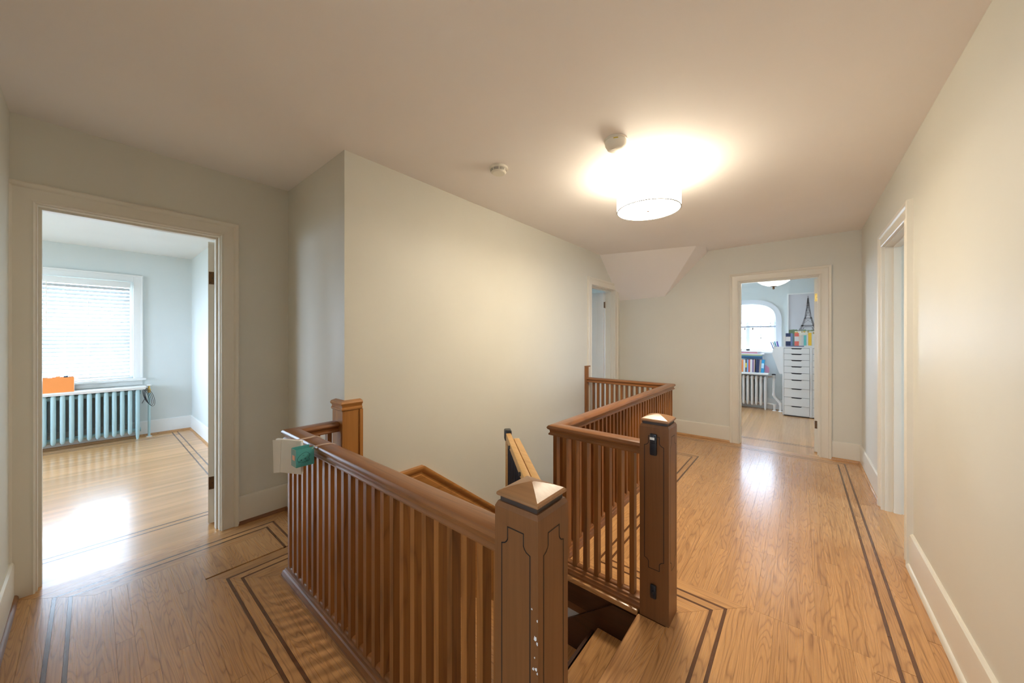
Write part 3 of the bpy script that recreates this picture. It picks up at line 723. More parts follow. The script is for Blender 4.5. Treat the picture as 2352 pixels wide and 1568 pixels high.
m = MB(); m.lathe((0,0,0),[(0,ZB-0.010),(0.010,ZB-0.007),(0.011,ZB),(0.011,ZB+0.0035),(0,ZB+0.0035)],16); m.build('finial',BRONZE,lamp)
m = MB(); m.lathe((0,0,0),[(0,-0.001),(0.06,-0.001),(0.06,-0.02),(0.012,-0.03),(0.012,-0.12),(0,-0.12)],24); m.build('canopy',CHROME,lamp)
for k in range(2):
    a = k*math.pi+0.6
    l = bpy.data.lights.new('lamp_bulb','POINT'); l.energy = 0.7*LAMP; l.color = (1.0,0.82,0.56); l.shadow_soft_size = 0.03
    o = bpy.data.objects.new('lamp_bulb',l); o.location = (0.09*math.cos(a),0.09*math.sin(a),-0.14); o.parent = lamp; COL.objects.link(o)
def dome(name,loc_,prof,mat,label,n=40):
    r = empty(name,loc_,label=label,cat='smoke detector'); m = MB(); m.lathe((0,0,0),prof,n); m.build('housing',mat,r); return r
s1 = dome('smoke_detector',(-1.585,1.775,CE),[(0,-0.001),(0.062,-0.001),(0.062,-0.016),(0.056,-0.018),(0.052,-0.034),(0.042,-0.043),(0,-0.045)],PLWHITE,'small round smoke detector with dark slotted vents')
for z in (-0.021,-0.026,-0.031):
    for k in range(8):
        a0_ = k*math.pi/4+0.06
        m = MB(); rr_ = 0.0545-(abs(z)-0.018)*0.25+0.0012
        m.tube([(rr_*math.cos(a0_+j*0.11),rr_*math.sin(a0_+j*0.11),z) for j in range(7)],0.0013,5); m.build('vent_slot',GROOVE,s1)
s2 = dome('smoke_detector',(-0.835,1.965,CE),[(0,-0.001),(0.066,-0.001),(0.066,-0.010),(0.061,-0.012),(0.060,-0.030),(0.054,-0.040),(0.048,-0.052),(0.036,-0.060),(0,-0.062)],PLWHITE,'larger domed smoke detector with a yellow label beside the lamp')
YEL = plain('yellow_label',(0.70,0.52,0.02),0.5)
m = MB(); m.tube([(0.0612*math.cos(a),0.0612*math.sin(a),-0.019) for a in [math.radians(-78+6*j) for j in range(5)]],0.0028,5); m.build('label_strip',YEL,s2)
m = MB(); m.box(-0.02,0.012,-0.030,-0.018,-0.064,-0.058,0.003); m.build('test_button',PLWHITE,s2)

# ------------------------------------------------------------------ blue room: window, blind, radiator
GLASS, gnt, gb = nodes('window_glass')       # thin pane: clear with a faint surface reflection
gt = gnt.nodes.new('ShaderNodeBsdfTransparent'); gt.inputs[0].default_value = (0.96,0.98,1,1)
gb.inputs['Roughness'].default_value = 0.02; gb.inputs['Base Color'].default_value = (0.02,0.02,0.02,1)
gm = gnt.nodes.new('ShaderNodeMixShader'); gm.inputs[0].default_value = 0.06
gnt.links.new(gt.outputs[0],gm.inputs[1]); gnt.links.new(gb.outputs[0],gm.inputs[2]); gnt.links.new(gm.outputs[0],gnt.nodes['Material Output'].inputs[0])
def window_x(name, x, yy0,yy1,z0,z1, sgn, label, casing=True):
    """window in a wall facing along x; sgn points into the room"""
    r = empty(name,label=label,cat='window',kind='structure')
    def bx(n,mt,o0,o1,a,b,c,d,par=r):
        m = MB(); p,q = x+sgn*o0,x+sgn*o1; m.box(min(p,q),max(p,q),a,b,c,d,0.002); return m.build(n,mt,par)
    if casing:
        cw = 0.085
        bx('casing',WHITE,0.0005,0.022,yy1,yy1+cw,z0,z1+cw); bx('casing',WHITE,0.0005,0.022,yy0-cw,yy0,z0,z1+cw); bx('casing',WHITE,0.0005,0.024,yy0,yy1,z1,z1+cw)
        bx('back_band',WHITE,0.0005,0.036,yy1+cw-0.016,yy1+cw+0.004,z0,z1+cw); bx('back_band',WHITE,0.0005,0.038,yy0-cw,yy1+cw+0.004,z1+cw-0.012,z1+cw+0.008)
        bx('sill',WHITE,-0.05,0.075,yy0-cw-0.02,yy1+cw+0.03,z0-0.028,z0)
        bx('apron',WHITE,0.0005,0.016,yy0-cw,yy1+cw,z0-0.095,z0-0.0285)
    bx('frame',WHITE,-0.10,-0.03,yy0,yy0+0.035,z0,z1); bx('frame',WHITE,-0.10,-0.03,yy1-0.035,yy1,z0,z1)
    bx('frame',WHITE,-0.10,-0.03,yy0+0.035,yy1-0.035,z1-0.04,z1); bx('frame',WHITE,-0.10,-0.03,yy0+0.035,yy1-0.035,z0,z0+0.04)
    bx('meeting_rail',WHITE,-0.09,-0.04,yy0+0.035,yy1-0.035,(z0+z1)/2-0.02,(z0+z1)/2+0.02)
    bx('pane',GLASS,-0.072,-0.068,yy0+0.035,yy1-0.035,z0+0.04,(z0+z1)/2-0.02); bx('pane',GLASS,-0.072,-0.068,yy0+0.035,yy1-0.035,(z0+z1)/2+0.02,z1-0.04)
    return r
window_x('window_1',-6.97,W1[0],W1[1],W1[2],W1[3],1,'white cased window behind the slatted blind in the blue room')
window_x('window_2',-4.4,4.7,5.7,0.9,2.1,1,'white window of the room behind the stairwell wall door',False)
window_x('window_3',2.8,2.8,3.8,0.8,2.1,-1,'white window of the room through the side doorway',False)
window_x('added_window_5',-6.97,-1.95,-0.95,0.80,2.10,1,'unseen second white cased window added to brighten the blue room, left of the blind',False)  # out of view and without a blind, added to light the blue room
window_x('added_window_6',-1.9,5.85,7.85,0.85,2.15,1,'unseen white side window added to brighten the study',False)  # not in view; put in for more daylight in the study
wb_ = empty('added_window_7',label='unseen wide white window added in the end wall to brighten the blue room',cat='window',kind='structure')  # extra unseen window, added so the blue room gets more daylight
for a in ((-6.3,-6.26,0.8,2.1),(-4.14,-4.1,0.8,2.1),(-6.26,-4.14,0.8,0.84),(-6.26,-4.14,2.06,2.1),(-5.22,-5.18,0.84,2.06)): MB().box(a[0],a[1],-2.69,-2.64,a[2],a[3],0.002).build('frame',WHITE,wb_)
for x0,x1 in ((-6.26,-5.22),(-5.18,-4.14)): MB().box(x0,x1,-2.667,-2.663,0.84,2.06).build('pane',GLASS,wb_)
wp_ = empty('added_window_8',label='unseen white window added at the end of the hall passage as fill light',cat='window',kind='structure')  # added behind the camera as daylight fill for the hall
for a in ((-0.65,-0.61,0.95,2.05),(0.21,0.25,0.95,2.05),(-0.61,0.21,0.95,0.99),(-0.61,0.21,2.01,2.05),(-0.61,0.21,1.48,1.52)): MB().box(a[0],a[1],-2.29,-2.24,a[2],a[3],0.002).build('frame',WHITE,wp_)
for z0,z1 in ((0.99,1.48),(1.52,2.01)): MB().box(-0.61,0.21,-2.267,-2.263,z0,z1).build('pane',GLASS,wp_)
BLINDM, bnt, bb = nodes('blind_slat_white')
bb.inputs['Base Color'].default_value = (0.60,0.61,0.62,1); bb.inputs['Roughness'].default_value = 0.45; bb.inputs['Transmission Weight'].default_value = 0.0
bl = empty('window_blind',(-6.955,-0.025,2.09),label='white slatted blind hanging over the blue room window',cat='blind')
y0,y1 = -0.36,0.36
MB().box(-0.01,0.05,y0-0.01,y1+0.005,-0.075,0.0,0.003).build('head_rail',WHITE,bl)
_s = MB(); 
_s.poly([(-0.024,y0,-0.0085),(-0.010,y0,-0.0015),(0.010,y0,0.0045),(0.024,y0,0.0085),(0.024,y0,0.0065),(0.010,y0,0.0022),(-0.010,y0,-0.004),(-0.024,y0,-0.0108)],(0,y1-y0,0))
SL = _s.mesh('slat',BLINDM)
for i in range(24):
    o = inst('slat',SL,bl,(0.018,0,-0.10-i*0.0475)); o.rotation_euler = (0,math.radians(66),0)
MB().box(0.0,0.036,y0,y1,-1.258,-1.238,0.003).build('bottom_rail',WHITE,bl)
for yy in (-0.17,0.01,0.19):
    m = MB(); m.tube([(0.043,yy,-0.07),(0.043,yy,-1.24)],0.0015,6); m.build('ladder_cord',WHITE,bl)
m = MB(); m.tube([(0.05,y0+0.05,-0.06),(0.05,y0+0.05,-0.60)],0.004,6); m.build('tilt_wand',PLWHITE,bl)
# cast iron radiator
RADB = plain('pale_blue_radiator_enamel',(0.42,0.60,0.63),0.35); RADG = plain('grey_radiator_enamel',(0.66,0.61,0.56),0.4)
def radiator(name, loc_, rz, n, pitch, h, mat, label, feet_z=0.0):
    """sections stacked along local +x, front face towards local -y"""
    r = empty(name,loc_,rz,label,'radiator')
    def column(y, z0, z1):
        pts = []
        return [(0,y,z0+0.0),(0,y,z0+0.02),(0,y,z0+0.06),(0,y,z1-0.05),(0,y,z1-0.015),(0,y,z1)]
    def section(foot):
        m = MB()
        for y in (-0.062,0.0,0.062):
            m.tube(column(y,0.075,h),[0.010,0.020,0.021,0.021,0.020,0.012],16)
        for z in (0.115,h-0.045):
            m.tube([(-pitch/2,0,z),(-pitch*0.2,0,z),(pitch*0.2,0,z),(pitch/2,0,z)],[0.026,0.022,0.022,0.026],10)
            m.tube([(0,-0.062,z),(0,0.062,z)],0.017,8)
        if foot:
            for y in (-0.062,0.062): m.tube([(0,y,0.10),(0,y,0.04),(0,y,0.0)],[0.020,0.015,0.011],8)
        return m.mesh('section',mat)
    plain_, foot_ = section(False), section(True)
    for i in range(n): inst('section', foot_ if i in (0,n-1) else plain_, r, (i*pitch,0,0))
    return r
# sections run along -y from the right-hand end
radiator('radiator',(-6.855,0.40,0),-math.pi/2,15,0.068,0.66,RADB,'pale blue cast iron column radiator under the window with blinds')
BACKD = plain('dark_radiator_recess',(0.06,0.05,0.05),0.8)
rs = empty('radiator_shelf',(-6.97,0.0,0.66),label='white shelf board lying over the pale blue radiator',cat='shelf')
m = MB(); m.box(0.018,0.235,-0.62,0.478,0.0165,0.040,0.004); m.build('board',WHITE,rs)
m = MB(); m.box(0.20,0.225,-0.62,0.468,0.0005,0.016,0.002); m.build('front_lip',WHITE,rs)
pp = empty('heating_pipe',(-6.865,0.512,0),label='pale blue heating pipe with a valve at the radiator end',cat='pipe')
m = MB(); m.tube([(0,0,0.008),(0,0,0.60)],0.013,12); m.build('pipe',RADB,pp)
m = MB(); m.lathe((0,0,0),[(0,0.0),(0.03,0.0),(0.028,0.006),(0.015,0.009),(0,0.009)],20); m.build('floor_collar',WHITE,pp)
m = MB(); m.tube([(0,0,0.598),(0,0,0.64),(0,-0.02,0.65)],[0.016,0.019,0.014],10); m.lathe((0,0,0),[(0,0.655),(0.010,0.655),(0.010,0.69),(0,0.69)],12); m.build('valve',BRASS,pp)
m = MB(); m.lathe((0,0,0),[(0,0.69),(0.022,0.69),(0.026,0.698),(0.018,0.708),(0,0.71)],16); m.build('valve_handle',WHITE,pp)
cdm = empty('cable_bundle',(-6.80,0.475,0.55),label='looped bundle of black cable hanging at the radiator end',cat='cable')
m = MB()
for k in range(4):
    w_,h_ = 0.022+0.005*k,0.19+0.014*k
    m.tube([(0.004*k,0.012*k-0.02+w_*math.sin(t)+0.05*(0.5-0.5*math.cos(t)), 0.10-h_*(0.5-0.5*math.cos(t))) for t in [2*math.pi*j/20 for j in range(21)]],0.003,6)
m.tube([(0.01,0.0,0.0),(0.01,-0.035,-0.08)],0.003,6); m.tube([(0,0.0,0.10),(-0.01,0.01,0.12),(-0.02,0.018,0.105)],0.003,6)
m.build('cable',BLACK,cdm)
OBX = plain('orange_card',(0.90,0.30,0.07),0.5)
ob = empty('storage_box',(-6.835,-0.34,0.7001),label='open orange box filled with papers on the radiator shelf',cat='box')
m = MB()
for a in ((-0.07,0.09,-0.21,0.215,0.0,0.006),(0.084,0.09,-0.21,0.215,0.006,0.175),(-0.07,-0.064,-0.21,0.215,0.006,0.175),(-0.064,0.084,-0.21,-0.204,0.006,0.175)): m.box(*a)
m.build('body',OBX,ob)
m = MB(); m.box(-0.064,0.084,0.209,0.215,0.006,0.175); m.build('side_panel',PAPER,ob)
for k,(mt,dz) in enumerate(((PAPER,0.18),(OBX,0.186),(INK,0.184),(PAPER,0.19),(OBX,0.182),(INK,0.187))):
    yk = -0.18+0.066*k; MB().obox((0.01,yk+0.01,0.10),0.12,0.03,0.16+dz*0.1,Matrix.Rotation(0.1*(k%3-1),3,'X')).build('paper_bundle',mt,ob)

# ------------------------------------------------------------------ study
BAND = paint('window_surround_plaster',(0.74,0.76,0.80),0.5,0.01)
wd = empty('window_4',label='arched study window with casement bars and white surround',cat='window',kind='structure')
m = MB()
xs2 = [AX+AH*math.cos(math.pi*(1-i/28)) for i in range(29)]
inner = [(AX-AH,ASILL)]+[(x,arch_z(x)) for x in xs2]+[(AX+AH,ASILL)]
outer = []
for i,(x,z) in enumerate(inner):
    t = Vector(inner[min(i+1,len(inner)-1)])-Vector(inner[max(i-1,0)]); nn = Vector((-t.y,t.x)).normalized()
    outer.append((x+nn.x*0.085, z+nn.y*0.085))
k = len(inner)
a_ = [m.bm.verts.new((x,YS-0.001,z)) for x,z in inner]; b_ = [m.bm.verts.new((x,YS-0.001,z)) for x,z in outer]
c_ = [m.bm.verts.new((x,YS-0.022,z)) for x,z in inner]; e_ = [m.bm.verts.new((x,YS-0.022,z)) for x,z in outer]
for i in range(k-1):
    m.bm.faces.new((c_[i],c_[i+1],e_[i+1],e_[i])); m.bm.faces.new((a_[i],a_[i+1],c_[i+1],c_[i])); m.bm.faces.new((b_[i],b_[i+1],e_[i+1],e_[i])); m.bm.faces.new((a_[i],a_[i+1],b_[i+1],b_[i]))
m.build('surround',BAND,wd)
MB().box(AX-AH-0.1,AX+AH+0.06,YS-0.07,YS+0.05,ASILL-0.03,ASILL,0.004).build('sill',WHITE,wd)
yw = YS+0.10
for x0,x1,z0,z1 in ((AX-AH,AX-AH+0.04,ASILL,ASP+0.2),(AX+AH-0.04,AX+AH,ASILL,ASP+0.2),(AX-0.03,AX+0.03,ASILL,ASP+0.30),(AX-AH,AX+AH,ASILL,ASILL+0.04),(AX-AH,AX+AH,1.62,1.66)):
    MB().box(x0,x1,yw,yw+0.04,z0,z1).build('frame',WHITE,wd)
for x in (AX-0.20,AX+0.21): MB().box(x-0.007,x+0.007,yw+0.01,yw+0.03,ASILL+0.04,1.62).build('muntin',WHITE,wd)
MB().box(AX-AH+0.04,AX+AH-0.04,yw+0.01,yw+0.03,1.335,1.349).build('muntin',WHITE,wd)
for xa,xb in ((AX-AH+0.04,AX-0.03),(AX+0.03,AX+AH-0.04)): MB().box(xa,xb,yw+0.018,yw+0.022,ASILL+0.04,1.62).build('pane',GLASS,wd)
m = MB(); m.box(AX-AH+0.04,AX+AH-0.04,yw+0.018,yw+0.022,1.66,1.98); m.build('pane',GLASS,wd)
for xx in (AX-0.06,AX+0.07): MB().box(xx,xx+0.02,yw-0.012,yw,1.50,1.545).build('casement_catch',BRONZE,wd)
# scalloped valance and roller rod
FAB, fnt, fb = nodes('sheer_white_fabric')
fb.inputs['Base Color'].default_value = (0.9,0.9,0.92,1); fb.inputs['Roughness'].default_value = 0.8
tr = fnt.nodes.new('ShaderNodeBsdfTranslucent'); tr.inputs[0].default_value = (0.9,0.92,0.95,1)
mx = fnt.nodes.new('ShaderNodeMixShader'); mx.inputs[0].default_value = 0.6
fnt.links.new(fb.outputs[0],mx.inputs[1]); fnt.links.new(tr.outputs[0],mx.inputs[2]); fnt.links.new(mx.outputs[0],fnt.nodes['Material Output'].inputs[0])
vl = empty('window_valance',(AX,YS+0.068,1.65),label='white scalloped fabric valance in the arch of the study window',cat='valance')
m = MB(); top = []; bot = []
for i in range(61):
    x = -AH+0.005+(2*AH-0.01)*i/60
    yv = 0.012*math.sin(i*1.1)
    top.append((x,yv,min(arch_z(x+AX,AH-0.005)-1.655,0.335))); bot.append((x,yv,-0.045+0.018*abs(math.sin(i*math.pi/10))))
for i in range(60):
    vs_ = [m.bm.verts.new(p) for p in (bot[i],bot[i+1],top[i+1],top[i])]; m.bm.faces.new(vs_)
bmesh.ops.remove_doubles(m.bm,verts=m.bm.verts[:],dist=1e-5)
r_ = bmesh.ops.extrude_face_region(m.bm,geom=m.bm.faces[:]); bmesh.ops.translate(m.bm,vec=(0,0.004,0),verts=[g for g in r_['geom'] if isinstance(g,bmesh.types.BMVert)])
m.build('fabric',FAB,vl)
rod = empty('curtain_rod',(AX,YS+0.025,1.56),label='grey rod across the arched study window below the valance',cat='curtain rod')
MB().tube([(-AH+0.003,0,0),(AH-0.003,0,0)],0.016,12).build('rod',plain('rod_grey',(0.38,0.40,0.46),0.4),rod)
MB().box(0.36,0.372,-0.006,0.012,0.012,0.07).build('bracket',BRONZE,rod)

rd2 = radiator('radiator',(-0.50,8.085,0),math.pi,11,0.068,0.63,RADG,'grey beige cast iron radiator under the arched study window')
rs2 = empty('radiator_shelf',(-0.9,8.09,0.65),label='white rounded shelf over the grey study radiator carrying books',cat='shelf')
m = MB(); m.box(-0.5,0.455,-0.135,0.12,0.0,0.042,0.014,4); m.build('board',WHITE,rs2)
pg = empty('heating_pipe',(-0.375,8.03,0),label='grey offset heating pipe with valve between study radiator and drawers',cat='pipe')
m = MB(); m.tube([(0,0,0.60),(0,0,0.30),(0.01,0,0.26),(0.085,0,0.16),(0.098,0,0.12),(0.098,0,0.008)],0.020,12); m.build('pipe',RADG,pg)
m = MB(); m.tube([(-0.10,0.05,0.115),(-0.02,0.03,0.115),(0.01,0.02,0.10),(0.01,0.02,0.008)],0.018,12); m.build('return_pipe',RADG,pg)
for z,x in ((0.30,0),(0.14,0.0965),(0.10,0.012)): 
    m = MB(); m.tube([(x,0 if z>0.11 else 0.02,z-0.02),(x,0 if z>0.11 else 0.02,z+0.02)],0.026,12); m.build('fitting',RADG,pg)
m = MB(); m.tube([(0,0,0.60),(0,0,0.66)],[0.022,0.026],12); m.tube([(0,0,0.63),(-0.08,0.03,0.62)],0.016,10); m.build('valve',CHROME,pg)
m = MB(); m.lathe((0,0,0.66),[(0,0),(0.03,0),(0.034,0.012),(0.02,0.02),(0,0.02)],16); m.build('valve_handle',BLACK,pg)
for x,y in ((0.098,0),(0.01,0.02)): 
    m = MB(); m.lathe((x,y,0),[(0,0),(0.034,0),(0.03,0.006),(0.02,0.008),(0,0.008)],16); m.build('floor_collar',WHITE,pg)

# drawer units
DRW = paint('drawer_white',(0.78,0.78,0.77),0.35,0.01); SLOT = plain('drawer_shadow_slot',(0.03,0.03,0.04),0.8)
def drawer_unit(x0,x1,label,offs):
    r = empty('drawer_unit',((x0+x1)/2,7.94,0),label=label,cat='drawer unit')
    hw = (x1-x0)/2; yf,yb = -0.285,0.27
    m = MB()
    for a in ((-hw,-hw+0.018,yf,yb,0.012,1.17),(hw-0.018,hw,yf,yb,0.012,1.17),(-hw,hw,yf,yb,1.17,1.192),(-hw+0.018,hw-0.018,yb-0.008,yb,0.03,1.17),(-hw+0.018,hw-0.018,yf+0.03,yb-0.008,0.012,0.03)): m.box(*a)
    m.build('carcass',DRW,r)
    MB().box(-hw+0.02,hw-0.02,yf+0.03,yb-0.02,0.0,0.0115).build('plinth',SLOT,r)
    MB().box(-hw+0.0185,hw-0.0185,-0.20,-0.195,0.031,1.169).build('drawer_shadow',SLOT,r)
    zs = [1.168,1.072,0.966,0.859,0.745,0.632,0.480,0.328,0.180,0.022]
    for i,(zt_,zb_) in enumerate(zip(zs,zs[1:])):
        w0,w1,t,bt = -hw+0.021,hw-0.021,zt_-0.003,zb_+0.0015; c = 0.003; hs = 0.075
        tilt = offs[i%len(offs)]
        # front with a scooped finger cut-out at its top edge
        pts = [(w0,yf,bt),(w1,yf,bt),(w1,yf,t),(hs,yf,t),(hs-0.018,yf,t-0.015),(-hs+0.018,yf,t-0.015),(-hs,yf,t),(w0,yf,t)]
        m = MB(); m.poly([(p[0],p[1]+tilt,p[2]) for p in pts],(0,0.016,0)); m.build('drawer_front',DRW,r)
        m = MB(); m.box(w0+0.01,w1-0.01,yf+0.02+tilt,0.2,bt+0.01,t-0.022); m.build('drawer_box',SLOT if i!=3 else OBX,r) if i in (3,) else m.bm.free()
    return r
drawer_unit(-0.237,0.141,'tall white drawer unit with finger slots beside the study radiator',[0.0,0.002,0.0,0.001,-0.012,-0.008,0.003,-0.004,0.002])
drawer_unit(0.1425,0.5205,'second white drawer unit half hidden by the study door frame',[0.0,0.001,0.0])
# slanted file holder on the unit's side
fh = empty('file_holder',(-0.238,7.80,0.70),label='white slanted file holder fixed to the side of the drawer unit',cat='file holder')
m = MB(); m.poly([(-0.0005,-0.13,0.02),(-0.0005,-0.13,0.49),(-0.12,-0.13,0.49),(-0.145,-0.13,0.36),(-0.04,-0.13,0.02)],(0,0.004,0)); m.poly([(-0.0005,0.10,0.02),(-0.0005,0.10,0.49),(-0.12,0.10,0.49),(-0.145,0.10,0.36),(-0.04,0.10,0.02)],(0,0.004,0)); m.poly([(-0.0005,-0.126,0.02),(-0.04,-0.126,0.02),(-0.04,-0.126,0.024),(-0.0005,-0.126,0.024)],(0,0.226,0)); m.poly([(-0.04,-0.126,0.02),(-0.145,-0.126,0.36),(-0.141,-0.126,0.362),(-0.036,-0.126,0.022)],(0,0.226,0))
m.build('body',DRW,fh)
FOLD = {'violet':(0.20,0.16,0.62),'teal':(0.08,0.42,0.48),'blue':(0.30,0.38,0.75),'white':(0.8,0.8,0.82)}
for k,(c,x,tl) in enumerate((('blue',-0.118,-0.30),('white',-0.095,-0.27),('teal',-0.072,-0.24),('violet',-0.044,-0.20))):
    fo = empty('folder',(-0.238+x,7.80,0.76),label='%s paper folder standing in the slanted file holder'%c,cat='folder',group='folders in the file holder')
    m = MB(); m.obox((-0.006,0,0.375),0.006 if c!='violet' else 0.014,0.20,0.30,Matrix.Rotation(tl,3,'Y')); m.build('cover',plain('folder_'+c,FOLD[c],0.5),fo)
    m = MB(); m.obox((-0.016 if c=='violet' else -0.011,0,0.37),0.003,0.19,0.28,Matrix.Rotation(tl,3,'Y')); m.build('sheets',PAPER,fo)

# books
BC = {}
def bookmat(c):
    if c not in BC: BC[c] = plain('book_cover_%d'%len(BC),c,0.45)
    return BC[c]
def book(loc_, w_, h_, dep, col, label, group, lean=0.0, flat=False, rz=0.0, band=None):
    r = empty('book',loc_,rz,label,'book',group); t = 0.0025
    if flat: Rm = Matrix.Rotation(math.pi/2,3,'Y') 
    else: Rm = Matrix.Rotation(lean,3,'Y')
    def bxs(n,mt,a):
        m = MB(); m.box(*a)
        if flat: bmesh.ops.transform(m.bm,matrix=Matrix(((0,0,1,0),(0,1,0,0),(1,0,0,0),(0,0,0,1))),verts=m.bm.verts[:])
        else: bmesh.ops.transform(m.bm,matrix=Rm.to_4x4(),verts=m.bm.verts[:])
        return m.build(n,mt,r)
    m = MB(); m.box(0,t,0,dep,0,h_); m.box(w_-t,w_,0,dep,0,h_); m.box(t,w_-t,0,t,0,h_)
    if flat: bmesh.ops.transform(m.bm,matrix=Matrix(((0,0,1,0),(0,1,0,0),(1,0,0,0),(0,0,0,1))),verts=m.bm.verts[:])
    else: bmesh.ops.transform(m.bm,matrix=Rm.to_4x4(),verts=m.bm.verts[:])
    m.build('cover',bookmat(col),r)
    bxs('pages',PAPER,(t+0.0002,w_-t-0.0002,t+0.0003,dep-0.004,0.003,h_-0.003))
    if band: bxs('spine_band',bookmat(band),(0.001,w_-0.001,-0.0006,0.0,h_*0.35,h_*0.72))
    return r
NAVY=(0.015,0.03,0.10); WHT=(0.72,0.70,0.66); 
row = [(0.026,0.215,(0.02,0.06,0.16),'dark blue'),(0.024,0.225,(0.03,0.08,0.20),'blue with pale lettering'),(0.022,0.215,(0.02,0.05,0.10),'black blue'),(0.028,0.235,(0.80,0.28,0.10),'orange'),(0.030,0.235,WHT,'cream white'),(0.022,0.24,(0.10,0.10,0.10),'black with yellow band'),(0.024,0.24,(0.25,0.42,0.70),'light blue'),(0.026,0.235,(0.70,0.14,0.10),'red'),(0.032,0.245,(0.75,0.73,0.72),'plain white'),(0.022,0.24,(0.24,0.18,0.36),'purple'),(0.016,0.24,(0.60,0.42,0.34),'tan'),(0.050,0.245,NAVY,'thick navy'),(0.030,0.245,(0.42,0.37,0.33),'stone grey'),(0.040,0.245,(0.02,0.32,0.62),'bright blue')]
xx = -0.945
for i,(wb,hb,cb,nm) in enumerate(row):
    ln_ = 0.06 if i>=11 else (-0.03 if i<3 else 0.012)
    nb = ('at the dark left end of the row' if i==0 else 'next to the %s book'%row[i-1][3])
    if i==0: nb = 'beside the blue lettered book'
    book((xx,7.985,0.694),wb,hb,0.16,cb,'%s book on the study radiator shelf, %s'%(nm,nb),'books on the radiator shelf',lean=ln_,band=((0.75,0.6,0.05) if 'yellow' in nm else ((0.6,0.7,0.8) if 'lettering' in nm else ((0.5,0.75,0.9) if nm=='bright blue' else None))))
    xx += wb+0.0012+(0.012 if i==10 else 0)
PINKM = plain('pink_paper',(0.80,0.33,0.42),0.6)
pkc = empty('pink_card',(-0.482,8.10,0.693),label='pink card standing at the end of the radiator shelf books',cat='card')
MB().poly([(-0.03,0,0),(0.035,0,0),(0.035,0,0.09),(0.0,0,0.13),(-0.03,0,0.14)],(0,0.003,0)).build('sheet',PINKM,pkc)
zst = 0.952
for i,(dx,wb,tb,cb,nm) in enumerate(((0.02,0.34,0.030,(0.02,0.07,0.16),'dark blue'),(0.0,0.36,0.026,(0.05,0.16,0.26),'slate blue'),(-0.03,0.38,0.022,(0.46,0.48,0.22),'olive and white'),(-0.02,0.40,0.018,(0.72,0.72,0.78),'pale lilac'),(-0.06,0.34,0.026,(0.62,0.25,0.33),'dusty pink'),(-0.08,0.42,0.016,(0.76,0.76,0.78),'white'))):
    book((-0.90+dx,7.985,zst),tb,wb,0.20,cb,'%s book lying flat in the stack on the radiator shelf books'%nm,'stack lying on the radiator shelf books',flat=True); zst += tb+0.0008
bxs2 = [(0.030,0.205,WHT,'small white'),(0.066,0.235,NAVY,'wide navy'),(0.028,0.235,(0.16,0.22,0.40),'slate blue'),(0.022,0.22,(0.12,0.20,0.20),'dark green'),(0.058,0.24,(0.80,0.17,0.13),'coral red'),(0.032,0.20,(0.70,0.64,0.56),'cream'),(0.028,0.205,(0.60,0.60,0.60),'grey'),(0.034,0.20,(0.15,0.55,0.53),'turquoise'),(0.022,0.19,WHT,'slim white'),(0.042,0.235,(0.92,0.55,0.04),'yellow'),(0.036,0.21,(0.76,0.74,0.68),'ivory'),(0.028,0.235,(0.03,0.06,0.16),'dark blue spine')]
xx = -0.225
zb0 = 1.193
book((-0.19,7.70,zb0),0.016,0.24,0.16,(0.20,0.20,0.32),'thin navy book lying flat on the drawer unit under the standing books','flat books on the drawer unit',flat=True)
book((0.055,7.70,zb0),0.022,0.20,0.16,(0.78,0.76,0.72),'cream book lying flat on the drawer unit under the yellow book','flat books on the drawer unit',flat=True)
for i,(wb,hb,cb,nm) in enumerate(bxs2):
    zz = zb0+0.0005+(0.0165 if -0.205<xx<0.05 else (0.0225 if 0.05<=xx<0.25 else 0))
    nb = 'beside the wide navy book' if i==0 else 'next to the %s book'%bxs2[i-1][3]
    book((xx,7.715,zz),wb,hb-0.02,0.14,cb,'%s book standing on the drawer unit, %s'%(nm,nb),'books on the drawer unit',band=((0.75,0.72,0.7) if nm in('wide navy','coral red') else None)); xx += wb+0.0012
gbx = empty('magazine_file',(0.225,7.72,1.193),label='green magazine file on top of the second drawer unit',cat='magazine file')
m = MB(); m.box(0,0.004,0,0.2,0,0.19); m.box(0.076,0.08,0,0.2,0,0.19); m.box(0.004,0.076,0,0.004,0,0.19); m.box(0.004,0.076,0.004,0.2,0,0.004); m.build('body',plain('green_file',(0.05,0.40,0.10),0.5),gbx)
m = MB(); 
for k in range(4): m.box(0.015,0.03,-0.0006,0.0,0.03+0.04*k,0.045+0.04*k)
m.build('label_marks',PAPER,gbx)
PATT, pnt, pb = nodes('floral_box_paper')
vo = pnt.nodes.new('ShaderNodeTexVoronoi'); vo.inputs['Scale'].default_value = 22; ge = pnt.nodes.new('ShaderNodeNewGeometry'); pnt.links.new(ge.outputs['Position'],vo.inputs['Vector'])
rp = pnt.nodes.new('ShaderNodeValToRGB'); rp.color_ramp.interpolation='CONSTANT'; rp.color_ramp.elements[0].color=(0.75,0.45,0.08,1); rp.color_ramp.elements[1].position=0.28; rp.color_ramp.elements[1].color=(0.10,0.09,0.08,1)
el = rp.color_ramp.elements.new(0.33); el.color=(0.78,0.74,0.62,1)
pnt.links.new(vo.outputs['Distance'],rp.inputs[0]); pnt.links.new(rp.outputs[0],pb.inputs['Base Color'])
fb_ = empty('keepsake_box',(-0.07,7.93,1.193),label='floral patterned box behind the books on the drawer unit',cat='box')
MB().box(0,0.30,0,0.16,0,0.21,0.003).build('box',PATT,fb_); MB().box(-0.004,0.304,-0.004,0.164,0.2105,0.27,0.004).build('lid',PATT,fb_)
gf = empty('folder',(0.29,7.985,1.193),label='grey paper folder leaning behind the green magazine file',cat='folder')
